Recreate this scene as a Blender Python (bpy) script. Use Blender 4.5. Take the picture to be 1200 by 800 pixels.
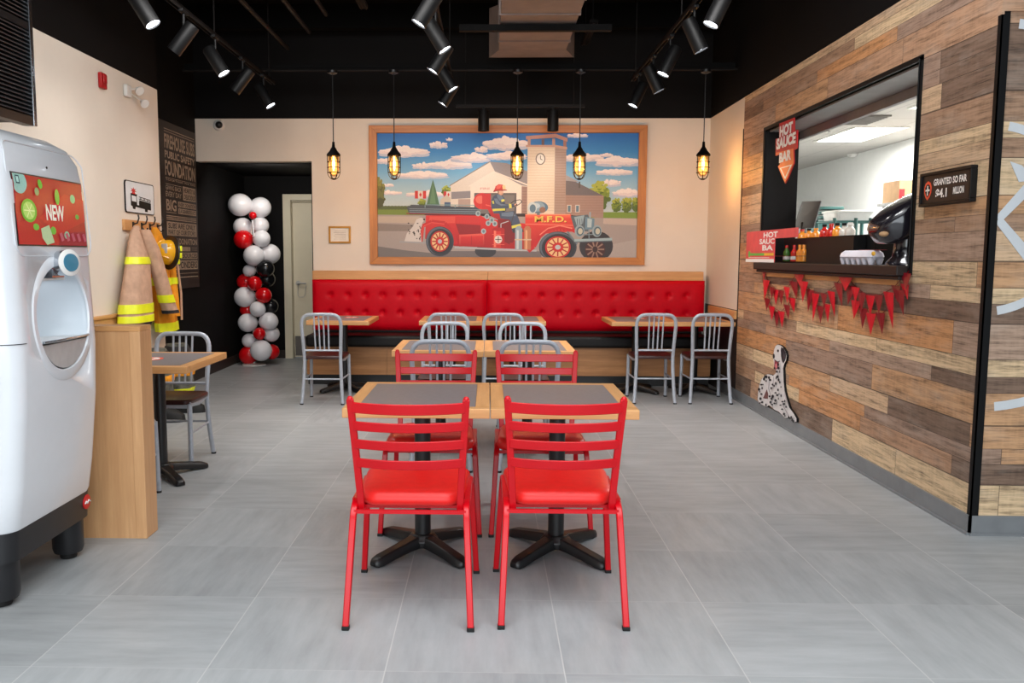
import bpy, bmesh, math, random
from mathutils import Vector, Matrix
PI = math.pi
random.seed(7)
SC = bpy.context.scene
for o in list(bpy.data.objects): bpy.data.objects.remove(o)
C = SC.collection

# ------------------------------------------------------------------ camera
F_PX, CAM_H = 990.0, 1.404
PPX, PPY = 550.0, 400.0
_Yc = Vector((572 - PPX, PPY - 300, -F_PX)).normalized()
_Zc = Vector((1, -.0026, 0)).cross(_Yc).normalized()
_Xc = _Yc.cross(_Zc)
RW = Matrix((_Xc, _Yc, _Zc))                 # camera -> world
CAM = Vector((0, 0, CAM_H))
cam = bpy.data.cameras.new('camera'); camo = bpy.data.objects.new('camera', cam); C.objects.link(camo)
cam.sensor_width = 36; cam.lens = F_PX / 1200 * 36; cam.shift_x = (600 - PPX) / 1200
cam.clip_start = .05; cam.clip_end = 200
camo.matrix_world = Matrix.Translation(CAM) @ RW.to_4x4()
SC.camera = camo

def P(x, y, X=None, Y=None, Z=None):
    """the place on a wall, a depth plane or the floor that shows at one point of the photograph"""
    r = RW @ Vector((x - PPX, PPY - y, -F_PX))
    if X is not None: t = X / r.x
    elif Y is not None: t = Y / r.y
    else: t = (Z - CAM_H) / r.z
    return CAM + r * t

# ------------------------------------------------------------------ light and exposure
SC.view_settings.view_transform = 'Standard'; SC.view_settings.look = 'None'
SC.view_settings.gamma = 1; SC.view_settings.use_curve_mapping = False
SC.view_settings.exposure = 0.0
w = bpy.data.worlds.new('world'); SC.world = w; w.use_nodes = True
w.node_tree.nodes['Background'].inputs[0].default_value = (.80, .90, 1, 1)
w.node_tree.nodes['Background'].inputs[1].default_value = .30

def area(name, loc, target, sx, sy, power, col, spread=None):
    l = bpy.data.lights.new(name, 'AREA'); l.shape = 'RECTANGLE'; l.size = sx; l.size_y = sy
    l.energy = power; l.color = col
    if spread: l.spread = math.radians(spread)
    o = bpy.data.objects.new(name, l); C.objects.link(o); o.location = loc
    o.rotation_euler = (Vector(target) - Vector(loc)).to_track_quat('-Z', 'Y').to_euler()
    return o
area('shopfront_daylight', (0, -3.4, 1.7), (0, 3, 1.2), 6.5, 2.6, 230, (.88, .95, 1))
area('ordering_area_fill', (.3, .9, 3.7), (.3, 1.5, 0), 4.5, 3.6, 172, (.94, .98, 1), 125)  # broad unseen fill, added to brighten the front floor
area('dining_area_fill', (-.2, 4.6, 3.8), (.1, 9.4, 1.2), 4.0, 1.6, 92, (1, .98, .96), 100)  # added fill, tilted at the back wall to lift the mural
SPOT_W, BULB_W, KITCHEN_E = 55, 20, 9.0
area('left_wall_fill', (-1.2, 5.4, 3.6), (-3.08, 6.4, 1.6), 2.4, .4, 20, (1, .98, .96), 100)  # extra lamp with no fixture, brightens the cream left wall
area('plank_wall_fill', (.6, 4.6, 3.7), (2.46, 6.0, 1.7), 3.4, .4, 30, (.97, .98, 1), 100)  # unseen fill added to lighten the planks
area('alcove_fill', (-2.5, 9.95, 2.42), (-2.55, 11.5, .9), .5, .3, 14, (1, .95, .86))  # invented lamp inside the alcove, added to light door and balloons

# ------------------------------------------------------------------ materials
def lin(c):
    f = lambda v: (v / 255 / 12.92) if v / 255 <= .04045 else ((v / 255 + .055) / 1.055) ** 2.4
    return (f(c[0]), f(c[1]), f(c[2]), 1)
class NT:
    def __init__(s, name):
        s.m = bpy.data.materials.new(name); s.m.use_nodes = True; s.t = s.m.node_tree
        s.b = s.t.nodes['Principled BSDF']; s.out = s.t.nodes['Material Output']
    def n(s, kind, **k):
        n = s.t.nodes.new(kind)
        for a, v in k.items(): setattr(n, a, v)
        return n
    def set(s, sock, v):
        if isinstance(v, bpy.types.NodeSocket): s.t.links.new(v, sock)
        else: sock.default_value = v
    def math(s, op, a, b=0.0, c=None):
        n = s.n('ShaderNodeMath', operation=op); s.set(n.inputs[0], a); s.set(n.inputs[1], b)
        if c is not None: s.set(n.inputs[2], c)
        return n.outputs[0]
    def xyz(s, coord='Object'):
        tc = s.n('ShaderNodeTexCoord'); sp = s.n('ShaderNodeSeparateXYZ'); s.set(sp.inputs[0], tc.outputs[coord]); return sp.outputs
    def comb(s, x, y, z):
        n = s.n('ShaderNodeCombineXYZ'); s.set(n.inputs[0], x); s.set(n.inputs[1], y); s.set(n.inputs[2], z); return n.outputs[0]
    def noise(s, vec, scale, detail=4, rough=.55, out=0):
        n = s.n('ShaderNodeTexNoise'); s.set(n.inputs['Vector'], vec); n.inputs['Scale'].default_value = scale
        n.inputs['Detail'].default_value = detail; n.inputs['Roughness'].default_value = rough; return n.outputs[out]
    def white(s, vec, out='Value'):
        n = s.n('ShaderNodeTexWhiteNoise', noise_dimensions='3D'); s.set(n.inputs['Vector'], vec); return n.outputs[out]
    def ramp(s, fac, stops, interp='LINEAR'):
        n = s.n('ShaderNodeValToRGB'); n.color_ramp.interpolation = interp
        e = n.color_ramp.elements
        while len(e) < len(stops): e.new(.5)
        for i, (p, c) in enumerate(stops): e[i].position = p; e[i].color = c if len(c) == 4 else lin(c)
        s.set(n.inputs[0], fac); return n.outputs[0]
    def mix(s, fac, a, b, blend='MIX'):
        n = s.n('ShaderNodeMix', data_type='RGBA', blend_type=blend); s.set(n.inputs[0], fac); s.set(n.inputs[6], a); s.set(n.inputs[7], b); return n.outputs[2]
    def bump(s, h, strength=.2, dist=.01):
        n = s.n('ShaderNodeBump'); n.inputs['Strength'].default_value = strength; n.inputs['Distance'].default_value = dist
        s.set(n.inputs['Height'], h); s.set(s.b.inputs['Normal'], n.outputs[0])
    def fin(s, col=None, rough=None, metal=None, spec=None):
        if col is not None: s.set(s.b.inputs['Base Color'], col)
        if rough is not None: s.set(s.b.inputs['Roughness'], rough)
        if metal is not None: s.b.inputs['Metallic'].default_value = metal
        if spec is not None: s.b.inputs['Specular IOR Level'].default_value = spec
        return s.m
M = {}
def plain(name, rgb, rough=.5, metal=0.0, var=.06, scale=9, bump=0, coat=0, emit=0, spec=.5, alpha=1):
    t = NT(name); tc = t.n('ShaderNodeTexCoord').outputs['Object']
    nz = t.noise(tc, scale, 3)
    c = lin(rgb); d = tuple(max(0, v * (1 - var * 2)) for v in c[:3]) + (1,); e = tuple(min(1, v * (1 + var)) for v in c[:3]) + (1,)
    col = t.ramp(nz, [(.3, d), (.7, e)])
    t.fin(col, rough, metal, spec)
    if bump: t.bump(t.noise(tc, scale * 12, 4), bump, .004)
    if coat: t.b.inputs['Coat Weight'].default_value = coat; t.b.inputs['Coat Roughness'].default_value = .08
    if emit:
        t.set(t.b.inputs['Emission Color'], col); t.b.inputs['Emission Strength'].default_value = emit
    M[name] = t.m; return t.m
def wood(name, light, dark, axis='x', rough=.42, scale=1.0):
    t = NT(name); x, y, z = t.xyz()
    k = {'x': (1.2, 16, 16), 'y': (16, 1.2, 16), 'z': (16, 16, 1.2)}[axis]
    v = t.comb(t.math('MULTIPLY', x, k[0] * scale), t.math('MULTIPLY', y, k[1] * scale), t.math('MULTIPLY', z, k[2] * scale))
    n1 = t.noise(v, 1.3, 6, .6); n2 = t.noise(v, 5, 3, .6)
    f = t.math('ADD', t.math('MULTIPLY', n1, .75), t.math('MULTIPLY', n2, .25))
    t.fin(t.ramp(f, [(.32, dark), (.52, tuple((a + b) / 2 for a, b in zip(light, dark))), (.68, light)]), rough)
    t.bump(f, .05, .002); M[name] = t.m
def paint(name, emit=0.0, rough=.5):
    t = NT(name); a = t.n('ShaderNodeAttribute', attribute_name='paint')
    tc = t.n('ShaderNodeTexCoord').outputs['Object']
    g = t.noise(tc, 160, 3); col = t.mix(1, a.outputs['Color'], t.ramp(g, [(.25, (.86, .86, .86, 1)), (.75, (1, 1, 1, 1))]), 'MULTIPLY')
    t.fin(col, rough)
    if emit: t.set(t.b.inputs['Emission Color'], col); t.b.inputs['Emission Strength'].default_value = emit
    M[name] = t.m

plain('cream', (228, 218, 204), .7, var=.015, scale=3, bump=.02)
plain('black_wall', (12, 11, 12), .7, var=.08, scale=2, spec=.15)
plain('black_ceiling', (8, 8, 8), .9, var=.1, spec=.1)
plain('black_pipe', (20, 17, 16), .6, spec=.2)
plain('beam_black', (11, 10, 10), .8, spec=.15)
plain('cage_black', (7, 6, 6), .8, spec=.1)
plain('soffit_grey', (122, 118, 116), .45)
plain('head_black', (10, 10, 11), .5, spec=.3)
plain('slat_grey', (74, 74, 76), .5)
plain('dark_panel', (47, 36, 32), .5)
plain('kitchen_white', (232, 233, 230), .5, var=.01)
plain('duct', (126, 112, 106), .6, .1, var=.1, scale=4)
plain('red_paint', (196, 0, 18), .28, var=.03, spec=.4)
plain('red_vinyl', (232, 32, 28), .38, var=.03, bump=.04, scale=30)
plain('bench_red', (196, 0, 24), .42, var=.03, bump=.03, scale=30, spec=.14)
plain('black_vinyl', (15, 12, 12), .5, spec=.3, var=.05, bump=.03, scale=30)
plain('brushed', (172, 177, 186), .42, .3, var=.05, scale=40)
plain('seat_wood', (58, 24, 20), .35, var=.2, scale=6)
plain('laminate', (122, 117, 119), .5, var=.04, scale=60, spec=.35)
plain('iron', (15, 15, 17), .38, var=.1, spec=.6)
plain('rubber', (12, 12, 12), .7)
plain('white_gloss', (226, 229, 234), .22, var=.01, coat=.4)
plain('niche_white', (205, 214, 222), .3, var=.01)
plain('machine_black', (28, 28, 31), .4)
plain('chrome', (200, 203, 208), .16, 1, var=.02)
plain('steel', (196, 194, 192), .38, .4, var=.08, scale=20)
plain('tray_steel', (198, 197, 196), .34, .2, var=.05, scale=20)
plain('alarm_red', (176, 14, 20), .4)
plain('red_plastic', (210, 22, 30), .3)
plain('white_plastic', (226, 224, 218), .4)
plain('sign_white', (226, 230, 232), .4, var=.02)
plain('ink', (11, 11, 12), .5, spec=.25)
plain('sign_brown', (42, 33, 30), .5, var=.1)
plain('sign_tan', (168, 152, 134), .6, var=.12, scale=20)
plain('sign_small_black', (38, 30, 28), .5, spec=.3)
plain('letter_white', (240, 238, 234), .45, var=.01)
plain('orange_red', (226, 74, 44), .45)
plain('sign_orange', (240, 120, 62), .45)
plain('sign_red', (190, 28, 34), .45)
plain('card_red', (220, 78, 80), .5)
plain('green_ink', (98, 176, 74), .5)
plain('yellow_ink', (232, 180, 50), .5)
plain('door_cream', (224, 212, 186), .45, var=.01)
plain('balloon_white', (232, 230, 234), .22, var=.01)
plain('balloon_red', (212, 14, 22), .2, var=.02)
plain('balloon_black', (24, 24, 26), .18)
plain('tan_cloth', (196, 158, 132), .85, var=.1, bump=.2, scale=14)
plain('yellow_cloth', (232, 150, 22), .8, var=.1, bump=.2, scale=14)
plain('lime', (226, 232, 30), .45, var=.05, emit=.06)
plain('dark_cloth', (40, 39, 42), .85, var=.2, bump=.2, scale=14)
plain('grey_cloth', (96, 96, 86), .85, var=.35, bump=.2, scale=14)
plain('helmet_yellow', (240, 172, 24), .22, var=.03, coat=.4)
plain('gold', (196, 140, 56), .3, .6)
plain('paper', (232, 226, 214), .7)
plain('baseboard_grey', (140, 143, 146), .4, .35, var=.05)
plain('pennant_red', (200, 10, 36), .32, var=.08)
plain('pennant_dark', (128, 10, 28), .35, var=.1)
plain('cord_white', (210, 206, 200), .6)
plain('teal', (40, 112, 140), .3, emit=.15)
plain('screen_dark', (26, 26, 28), .55)
plain('pos_black', (34, 31, 38), .18, var=.2, scale=4, coat=.6)
plain('green_wire', (48, 92, 88), .4)
plain('tub_white', (222, 224, 222), .5)
plain('carton', (218, 216, 226), .55, var=.05)
plain('cardboard', (186, 148, 108), .8)
plain('sauce_red', (196, 34, 24), .2, coat=.6)
plain('sauce_orange', (232, 146, 44), .2, coat=.6)
plain('sauce_green', (66, 116, 44), .2, coat=.6)
plain('sauce_clear', (206, 200, 190), .2, coat=.6)
plain('wire_black', (12, 11, 11), .5)
plain('line_white', (206, 210, 214), .55, var=.03)
plain('kick_steel', (120, 116, 112), .4, .6)
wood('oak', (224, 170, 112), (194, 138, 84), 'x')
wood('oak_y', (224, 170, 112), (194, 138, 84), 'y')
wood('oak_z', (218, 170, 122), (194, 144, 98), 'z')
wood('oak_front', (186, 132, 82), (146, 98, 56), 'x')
wood('frame_wood', (206, 138, 68), (166, 102, 44), 'x')
wood('frame_wood_z', (206, 138, 68), (166, 102, 44), 'z')
paint('picture'); paint('screen_picture', .28, .25); paint('dog_print', 0, .45)
def emis(name, rgb, s):
    t = NT(name); e = t.n('ShaderNodeEmission'); e.inputs[0].default_value = lin(rgb); e.inputs[1].default_value = s
    t.t.links.new(e.outputs[0], t.out.inputs[0]); M[name] = t.m
emis('lens_lit', (240, 246, 255), 22); emis('filament', (255, 226, 176), 26)
t = NT('bulb_lit'); tr = t.n('ShaderNodeBsdfTransparent'); e = t.n('ShaderNodeEmission'); e.inputs[0].default_value = lin((255, 190, 116)); e.inputs[1].default_value = 3.0
mx = t.n('ShaderNodeMixShader'); mx.inputs[0].default_value = .5; t.t.links.new(tr.outputs[0], mx.inputs[1]); t.t.links.new(e.outputs[0], mx.inputs[2]); t.t.links.new(mx.outputs[0], t.out.inputs[0]); M['bulb_lit'] = t.m
emis('panel_lit', (255, 253, 248), KITCHEN_E)
def clear(name, tint, refl=.12):
    t = NT(name); tr = t.n('ShaderNodeBsdfTransparent'); tr.inputs[0].default_value = lin(tint)
    gl = t.n('ShaderNodeBsdfGlossy'); gl.inputs['Roughness'].default_value = .05
    lw = t.n('ShaderNodeLayerWeight'); lw.inputs[0].default_value = .3
    mx = t.n('ShaderNodeMixShader'); t.set(mx.inputs[0], t.math('ADD', t.math('MULTIPLY', lw.outputs['Facing'], .3), refl * .3))
    t.t.links.new(tr.outputs[0], mx.inputs[1]); t.t.links.new(gl.outputs[0], mx.inputs[2]); t.t.links.new(mx.outputs[0], t.out.inputs[0]); M[name] = t.m
clear('glass', (255, 226, 176))

def floor_material():
    t = NT('floor_tiles'); x, y, z = t.xyz()
    T = .6096; x0 = FX0; y0 = FY0
    u = t.math('DIVIDE', t.math('SUBTRACT', x, x0), T); v = t.math('DIVIDE', t.math('SUBTRACT', y, y0), T)
    fu = t.math('FRACT', u); fv = t.math('FRACT', v)
    du = t.math('MINIMUM', fu, t.math('SUBTRACT', 1, fu)); dv = t.math('MINIMUM', fv, t.math('SUBTRACT', 1, fv))
    joint = t.math('MAXIMUM', t.math('LESS_THAN', du, .0036), t.math('MULTIPLY', t.math('LESS_THAN', dv, .0030), .5))
    cell = t.comb(t.math('FLOOR', u), t.math('FLOOR', v), 0)
    rnd = t.white(cell); off = t.math('MULTIPLY', rnd, 40)
    st = t.comb(t.math('ADD', t.math('MULTIPLY', x, 2.2), off), t.math('ADD', t.math('MULTIPLY', y, 13), off), off)
    st2 = t.comb(t.math('ADD', t.math('MULTIPLY', x, 13), off), t.math('ADD', t.math('MULTIPLY', y, 2.2), off), off)
    sel = t.math('GREATER_THAN', t.white(t.comb(t.math('FLOOR', v), t.math('FLOOR', u), 7)), .62)
    s = t.mix(sel, t.noise(st, 1.2, 6, .62), t.noise(st2, 1.2, 6, .62))
    tc = t.n('ShaderNodeTexCoord').outputs['Object']
    cl = t.noise(tc, 1.6, 6, .6)
    f = t.math('ADD', t.math('ADD', t.math('MULTIPLY', s, .5), t.math('MULTIPLY', cl, .38)), t.math('MULTIPLY', rnd, .10))
    col = t.ramp(f, [(.28, (136, 139, 141)), (.5, (157, 160, 162)), (.74, (176, 179, 181))])
    col = t.mix(t.math('MULTIPLY', joint, .7), col, lin((192, 192, 190)))
    t.fin(col, t.ramp(f, [(.3, (.46, .46, .46, 1)), (.7, (.36, .36, .36, 1))]))
    t.bump(t.math('SUBTRACT', t.math('MULTIPLY', s, .2), joint), .12, .002); M['floor_tiles'] = t.m
_p = P(645.4, 700, Z=0); FX0 = _p.x; FY0 = P(900, 646, Z=0).y
floor_material()

def plank_wall_material():
    t = NT('reclaimed_planks'); x, y, z = t.xyz()
    a = t.math('SUBTRACT', x, y)
    zz = t.math('ADD', t.math('DIVIDE', z, .116), t.math('MULTIPLY', t.math('SINE', t.math('MULTIPLY', z, 15.7)), .28))
    row = t.math('FLOOR', zz); fz = t.math('FRACT', zz)
    r1 = t.white(t.comb(row, 3, 1)); r2 = t.white(t.comb(row, 9, 5))
    L = t.math('ADD', .85, t.math('MULTIPLY', r1, 1.0))
    uu = t.math('ADD', t.math('DIVIDE', a, L), t.math('MULTIPLY', r2, 13)); col_i = t.math('FLOOR', uu); fu = t.math('FRACT', uu)
    rnd = t.white(t.comb(row, col_i, 2)); rnd2 = t.white(t.comb(col_i, row, 8))
    base = t.ramp(rnd, [(0, (132, 108, 92)), (.10, (176, 142, 116)), (.26, (204, 160, 120)), (.40, (166, 138, 120)), (.55, (214, 182, 148)), (.68, (190, 150, 120)), (.80, (226, 198, 160)), (.90, (208, 152, 104)), (.96, (184, 156, 136))], 'CONSTANT')
    off = t.math('MULTIPLY', rnd2, 50)
    v = t.comb(t.math('ADD', t.math('MULTIPLY', a, 1.7), off), off, t.math('ADD', t.math('MULTIPLY', z, 26), off))
    g = t.noise(v, 1.5, 7, .65); g2 = t.noise(v, 6, 4, .6)
    saw = t.noise(t.comb(t.math('MULTIPLY', a, 30), off, t.math('MULTIPLY', z, 5)), 1.5, 3)
    f = t.math('ADD', t.math('MULTIPLY', g, .62), t.math('ADD', t.math('MULTIPLY', g2, .25), t.math('MULTIPLY', saw, .13)))
    grain = t.ramp(f, [(.34, (.22, .20, .19, 1)), (.46, (.70, .67, .64, 1)), (.56, (.98, .96, .94, 1)), (.68, (1.0, 1.0, 1.0, 1))])
    col = t.mix(.95, base, grain, 'MULTIPLY')
    wash = t.noise(t.comb(t.math('MULTIPLY', a, 3), off, t.math('MULTIPLY', z, 9)), 1.2, 5)
    col = t.mix(t.ramp(wash, [(.5, (0, 0, 0, 1)), (.8, (.34, .34, .34, 1))]), col, lin((196, 182, 168)))
    dz = t.math('MINIMUM', fz, t.math('SUBTRACT', 1, fz)); du = t.math('MULTIPLY', t.math('MINIMUM', fu, t.math('SUBTRACT', 1, fu)), L)
    joint = t.math('MAXIMUM', t.math('LESS_THAN', dz, .018), t.math('LESS_THAN', du, .0018))
    col = t.mix(t.math('MULTIPLY', joint, .75), col, lin((50, 36, 28)))
    t.fin(col, .55); t.bump(t.math('SUBTRACT', f, joint), .15, .004); M['planks'] = t.m
plank_wall_material()

# ------------------------------------------------------------------ mesh helpers
def bx(bm, lo, hi, mi=0, rot=None, piv=None):
    x0, y0, z0 = lo; x1, y1, z1 = hi
    vs = [Vector(p) for p in ((x0, y0, z0), (x1, y0, z0), (x1, y1, z0), (x0, y1, z0), (x0, y0, z1), (x1, y0, z1), (x1, y1, z1), (x0, y1, z1))]
    if rot is not None:
        pv = Vector(piv) if piv is not None else (Vector(lo) + Vector(hi)) / 2
        vs = [pv + rot @ (v - pv) for v in vs]
    v = [bm.verts.new(p) for p in vs]
    for f in ((3, 2, 1, 0), (4, 5, 6, 7), (0, 1, 5, 4), (1, 2, 6, 5), (2, 3, 7, 6), (3, 0, 4, 7)):
        bm.faces.new([v[i] for i in f]).material_index = mi
def rings(bm, rs, cap=True, closed=False, mi=0):
    """skin a list of equal-length rings of points"""
    R = [[bm.verts.new(p) for p in r] for r in rs]; n = len(R[0])
    for a, b in list(zip(R, R[1:])) + ([(R[-1], R[0])] if closed else []):
        for i in range(n):
            bm.faces.new((a[i], a[(i + 1) % n], b[(i + 1) % n], b[i])).material_index = mi
    if cap and not closed:
        bm.faces.new(R[0][::-1]).material_index = mi; bm.faces.new(R[-1]).material_index = mi
def tube(bm, pts, r, seg=10, closed=False, flat=None, mi=0, up=None):
    """sweep a round (or a x b box/ellipse when flat=(a,b,square)) section along points"""
    pts = [Vector(p) for p in pts]; n = len(pts); rs = []; prev = None
    for i, p in enumerate(pts):
        if closed: t = pts[(i + 1) % n] - pts[i - 1]
        else: t = pts[min(i + 1, n - 1)] - pts[max(i - 1, 0)]
        t.normalize()
        if prev is None:
            ref = Vector(up) if up is not None else (Vector((0, 0, 1)) if abs(t.z) < .9 else Vector((1, 0, 0)))
            u = (ref - t * ref.dot(t)).normalized()
        else: u = (prev - t * prev.dot(t)).normalized()
        prev = u; v = t.cross(u)
        rr = r[i] if isinstance(r, (list, tuple)) else r
        if flat:
            a, b, sq = flat
            if sq: ring = [p + u * sx * a + v * sy * b for sx, sy in ((1, 1), (-1, 1), (-1, -1), (1, -1))]
            else: ring = [p + u * a * math.cos(k * 2 * PI / seg) + v * b * math.sin(k * 2 * PI / seg) for k in range(seg)]
        else: ring = [p + (u * math.cos(k * 2 * PI / seg) + v * math.sin(k * 2 * PI / seg)) * rr for k in range(seg)]
        rs.append(ring)
    rings(bm, rs, closed=closed, mi=mi)
def cyl(bm, p0, p1, r0, r1=None, seg=16, mi=0): tube(bm, [p0, p1], [r0, r0 if r1 is None else r1], seg, mi=mi)
def lathe(bm, prof, c=(0, 0, 0), seg=24, axis=None, mi=0):
    c = Vector(c); q = Vector((0, 0, 1)).rotation_difference(Vector(axis)) if axis is not None else None
    rs = []
    for r, z in prof:
        ring = []
        for k in range(seg):
            p = Vector((max(r, 1e-4) * math.cos(k * 2 * PI / seg), max(r, 1e-4) * math.sin(k * 2 * PI / seg), z))
            if q: p = q @ p
            ring.append(c + p)
        rs.append(ring)
    rings(bm, rs, mi=mi)
def ell(bm, c, r, seg=16, rows=10, mi=0):
    lathe_pts = [(math.sin(PI * i / rows), -math.cos(PI * i / rows)) for i in range(rows + 1)]
    rs = [[Vector(c) + Vector((max(a, .004) * r[0] * math.cos(k * 2 * PI / seg), max(a, .004) * r[1] * math.sin(k * 2 * PI / seg), b * r[2])) for k in range(seg)] for a, b in lathe_pts]
    rings(bm, rs, mi=mi)
def prism(bm, pts, d, mi=0, side=None):
    """a flat outline (3D points) given the thickness vector d"""
    d = Vector(d); a = [bm.verts.new(Vector(p)) for p in pts]; b = [bm.verts.new(Vector(p) + d) for p in pts]; n = len(a)
    bm.faces.new(a[::-1]).material_index = mi; bm.faces.new(b).material_index = mi
    for i in range(n): bm.faces.new((a[i], a[(i + 1) % n], b[(i + 1) % n], b[i])).material_index = mi if side is None else side
def rrect(x0, y0, x1, y1, r, k=5):
    out = []
    for cx, cy, a0 in ((x1 - r, y1 - r, 0), (x0 + r, y1 - r, 90), (x0 + r, y0 + r, 180), (x1 - r, y0 + r, 270)):
        for i in range(k + 1):
            a = math.radians(a0 + 90 * i / k); out.append((cx + r * math.cos(a), cy + r * math.sin(a)))
    return out
def arc(p0, p1, p2, n=6):
    p0, p1, p2 = Vector(p0), Vector(p1), Vector(p2)
    return [p0 * (1 - t) ** 2 + p1 * 2 * t * (1 - t) + p2 * t * t for t in [i / n for i in range(n + 1)]]
def obj(name, bm, mat, parent=None, smooth=True, bevel=0.0, world=False, sub=0, angle=40, seg=2):
    bmesh.ops.recalc_face_normals(bm, faces=bm.faces[:])
    if world and parent is not None:
        q = parent; off = Vector()
        while q is not None: off += Vector(q.location); q = q.parent
        bmesh.ops.translate(bm, verts=bm.verts[:], vec=-off)
    me = bpy.data.meshes.new(name); bm.to_mesh(me); bm.free()
    for m in (mat if isinstance(mat, (list, tuple)) else [mat]): me.materials.append(M[m])
    if smooth:
        me.shade_smooth(); me.set_sharp_from_angle(angle=math.radians(angle))
    o = bpy.data.objects.new(name, me); C.objects.link(o)
    if parent is not None: o.parent = parent
    if bevel:
        b = o.modifiers.new('bevel', 'BEVEL'); b.width = bevel; b.segments = seg; b.limit_method = 'ANGLE'; b.angle_limit = math.radians(40)
    if sub:
        s = o.modifiers.new('sub', 'SUBSURF'); s.levels = s.render_levels = sub
    return o
B = bmesh.new
def tag(o, label, cat, group=None):
    o['label'] = label; o['category'] = cat
    if group: o['group'] = group
    return o
def thing(name, label, cat, loc=(0, 0, 0), rz=0.0, group=None):
    o = bpy.data.objects.new(name, None); C.objects.link(o); o.empty_display_size = .1
    o.location = loc; o.rotation_euler = (0, 0, rz)
    return tag(o, label, cat, group)
def struct(name, bm, mat, bevel=0, smooth=False, parent=None):
    o = obj(name, bm, mat, parent, smooth=smooth, bevel=bevel); 
    if parent is None: o['kind'] = 'structure'
    return o
def box_struct(name, lo, hi, mat, bevel=0, parent=None):
    bm = B(); bx(bm, lo, hi); return struct(name, bm, mat, bevel, parent=parent)
def dup(root, loc=None, rz=None, label=None, group=None):
    r = root.copy(); C.objects.link(r)
    if loc is not None: r.location = loc
    if rz is not None: r.rotation_euler = (0, 0, rz)
    if label: r['label'] = label
    if group: r['group'] = group
    for ch in list(root.children):
        c = ch.copy(); C.objects.link(c); c.parent = r
        for g in list(ch.children):
            d = g.copy(); C.objects.link(d); d.parent = c
    return r
def letters(bm, s, origin, xd, yd, width, height, depth=.002, bold=.02, mi=0, lift=0.0, align='L'):
    """writing fitted into width x height, from its lower left corner, facing xd x yd"""
    cu = bpy.data.curves.new('writing', 'FONT'); cu.body = s; cu.size = 1; cu.offset = bold; cu.resolution_u = 3
    o = bpy.data.objects.new('writing', cu); C.objects.link(o)
    dg = bpy.context.evaluated_depsgraph_get(); dg.update()
    me = o.evaluated_get(dg).to_mesh()
    xs = [v.co.x for v in me.vertices]; ys = [v.co.y for v in me.vertices]
    x0, x1, y0, y1 = min(xs), max(xs), min(ys), max(ys)
    xd = Vector(xd).normalized(); yd = Vector(yd).normalized(); nd = xd.cross(yd); og = Vector(origin)
    sx = width / (x1 - x0) if width else height / (y1 - y0); sy = height / (y1 - y0)
    if align == 'C': og = og - xd * (x1 - x0) * sx / 2
    vm = [bm.verts.new(og + xd * (v.co.x - x0) * sx + yd * (v.co.y - y0) * sy + nd * (lift + depth)) for v in me.vertices]
    for p in me.polygons:
        try: bm.faces.new([vm[i] for i in p.vertices]).material_index = mi
        except ValueError: pass
    o.evaluated_get(dg).to_mesh_clear(); bpy.data.objects.remove(o); bpy.data.curves.remove(cu)
class Painting:
    """flat picture: coloured outlines laid one over another on a plane"""
    def __init__(s, fn, lo, hi, nd, step=.000012):
        s.fn, s.lo, s.hi, s.nd, s.step = fn, lo, hi, Vector(nd), step; s.bm = B(); s.cl = s.bm.loops.layers.float_color.new('paint'); s.k = 0
    def poly(s, pts, col, grad=None):
        q = [(min(max(x, s.lo[0]), s.hi[0]), min(max(y, s.lo[1]), s.hi[1])) for x, y in pts]
        s.k += 1
        vs = [s.bm.verts.new(s.fn(x, y) + s.nd * s.step * s.k) for x, y in q]
        f = s.bm.faces.new(vs)
        cs = [lin(col)] * len(vs) if grad is None else [lin(g) for g in grad]
        for l, c in zip(f.loops, cs): l[s.cl] = c
    def oval(s, cx, cy, rx, ry, col, n=24):
        s.poly([(cx + rx * math.cos(2 * PI * i / n), cy + ry * math.sin(2 * PI * i / n)) for i in range(n)], col)
    def fade(s, pts, top, bot):
        ys = [p[1] for p in pts]; a, b = min(ys), max(ys)
        s.poly(pts, top, [tuple(u + (v - u) * (y - a) / max(b - a, 1e-6) for u, v in zip(top, bot)) for x, y in pts])
    def roundel(s, cx, cy, rx, ry, lit, dark, n=20):
        s.oval(cx, cy, rx, ry, dark, n); s.oval(cx - rx * .12, cy - ry * .12, rx * .80, ry * .80, tuple((a + b) / 2 for a, b in zip(lit, dark)), n); s.oval(cx - rx * .24, cy - ry * .26, rx * .42, ry * .42, lit, n)
    def line(s, pts, w, col):
        for (xa, ya), (xb, yb) in zip(pts, pts[1:]):
            d = math.hypot(xb - xa, yb - ya) or 1; nx, ny = -(yb - ya) / d * w / 2, (xb - xa) / d * w / 2
            s.poly([(xa + nx, ya + ny), (xb + nx, yb + ny), (xb - nx, yb - ny), (xa - nx, ya - ny)], col)
    def rect(s, x0, y0, x1, y1, col): s.poly([(x0, y0), (x1, y0), (x1, y1), (x0, y1)], col)
    def text(s, t, x, y, w_, h_, col, slant=0):
        n0 = len(s.bm.faces); s.k += 1
        o = s.fn(x, y); xd = s.fn(x + 1, y) - o; yd = s.fn(x, y - 1) - o
        letters(s.bm, t, o + s.nd * s.step * s.k, xd, yd, w_ * xd.length, h_ * yd.length, 0, .03)
        s.bm.faces.ensure_lookup_table()
        for f in s.bm.faces[n0:]:
            for l in f.loops: l[s.cl] = lin(col)
    def done(s, name, mat, parent, world=True):
        bm = s.bm
        q = parent; off = Vector()
        while q is not None: off += Vector(q.location); q = q.parent
        bmesh.ops.translate(bm, verts=bm.verts[:], vec=-off)
        me = bpy.data.meshes.new(name); bm.to_mesh(me); bm.free(); me.materials.append(M[mat])
        o = bpy.data.objects.new(name, me); C.objects.link(o); o.parent = parent; return o

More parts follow.
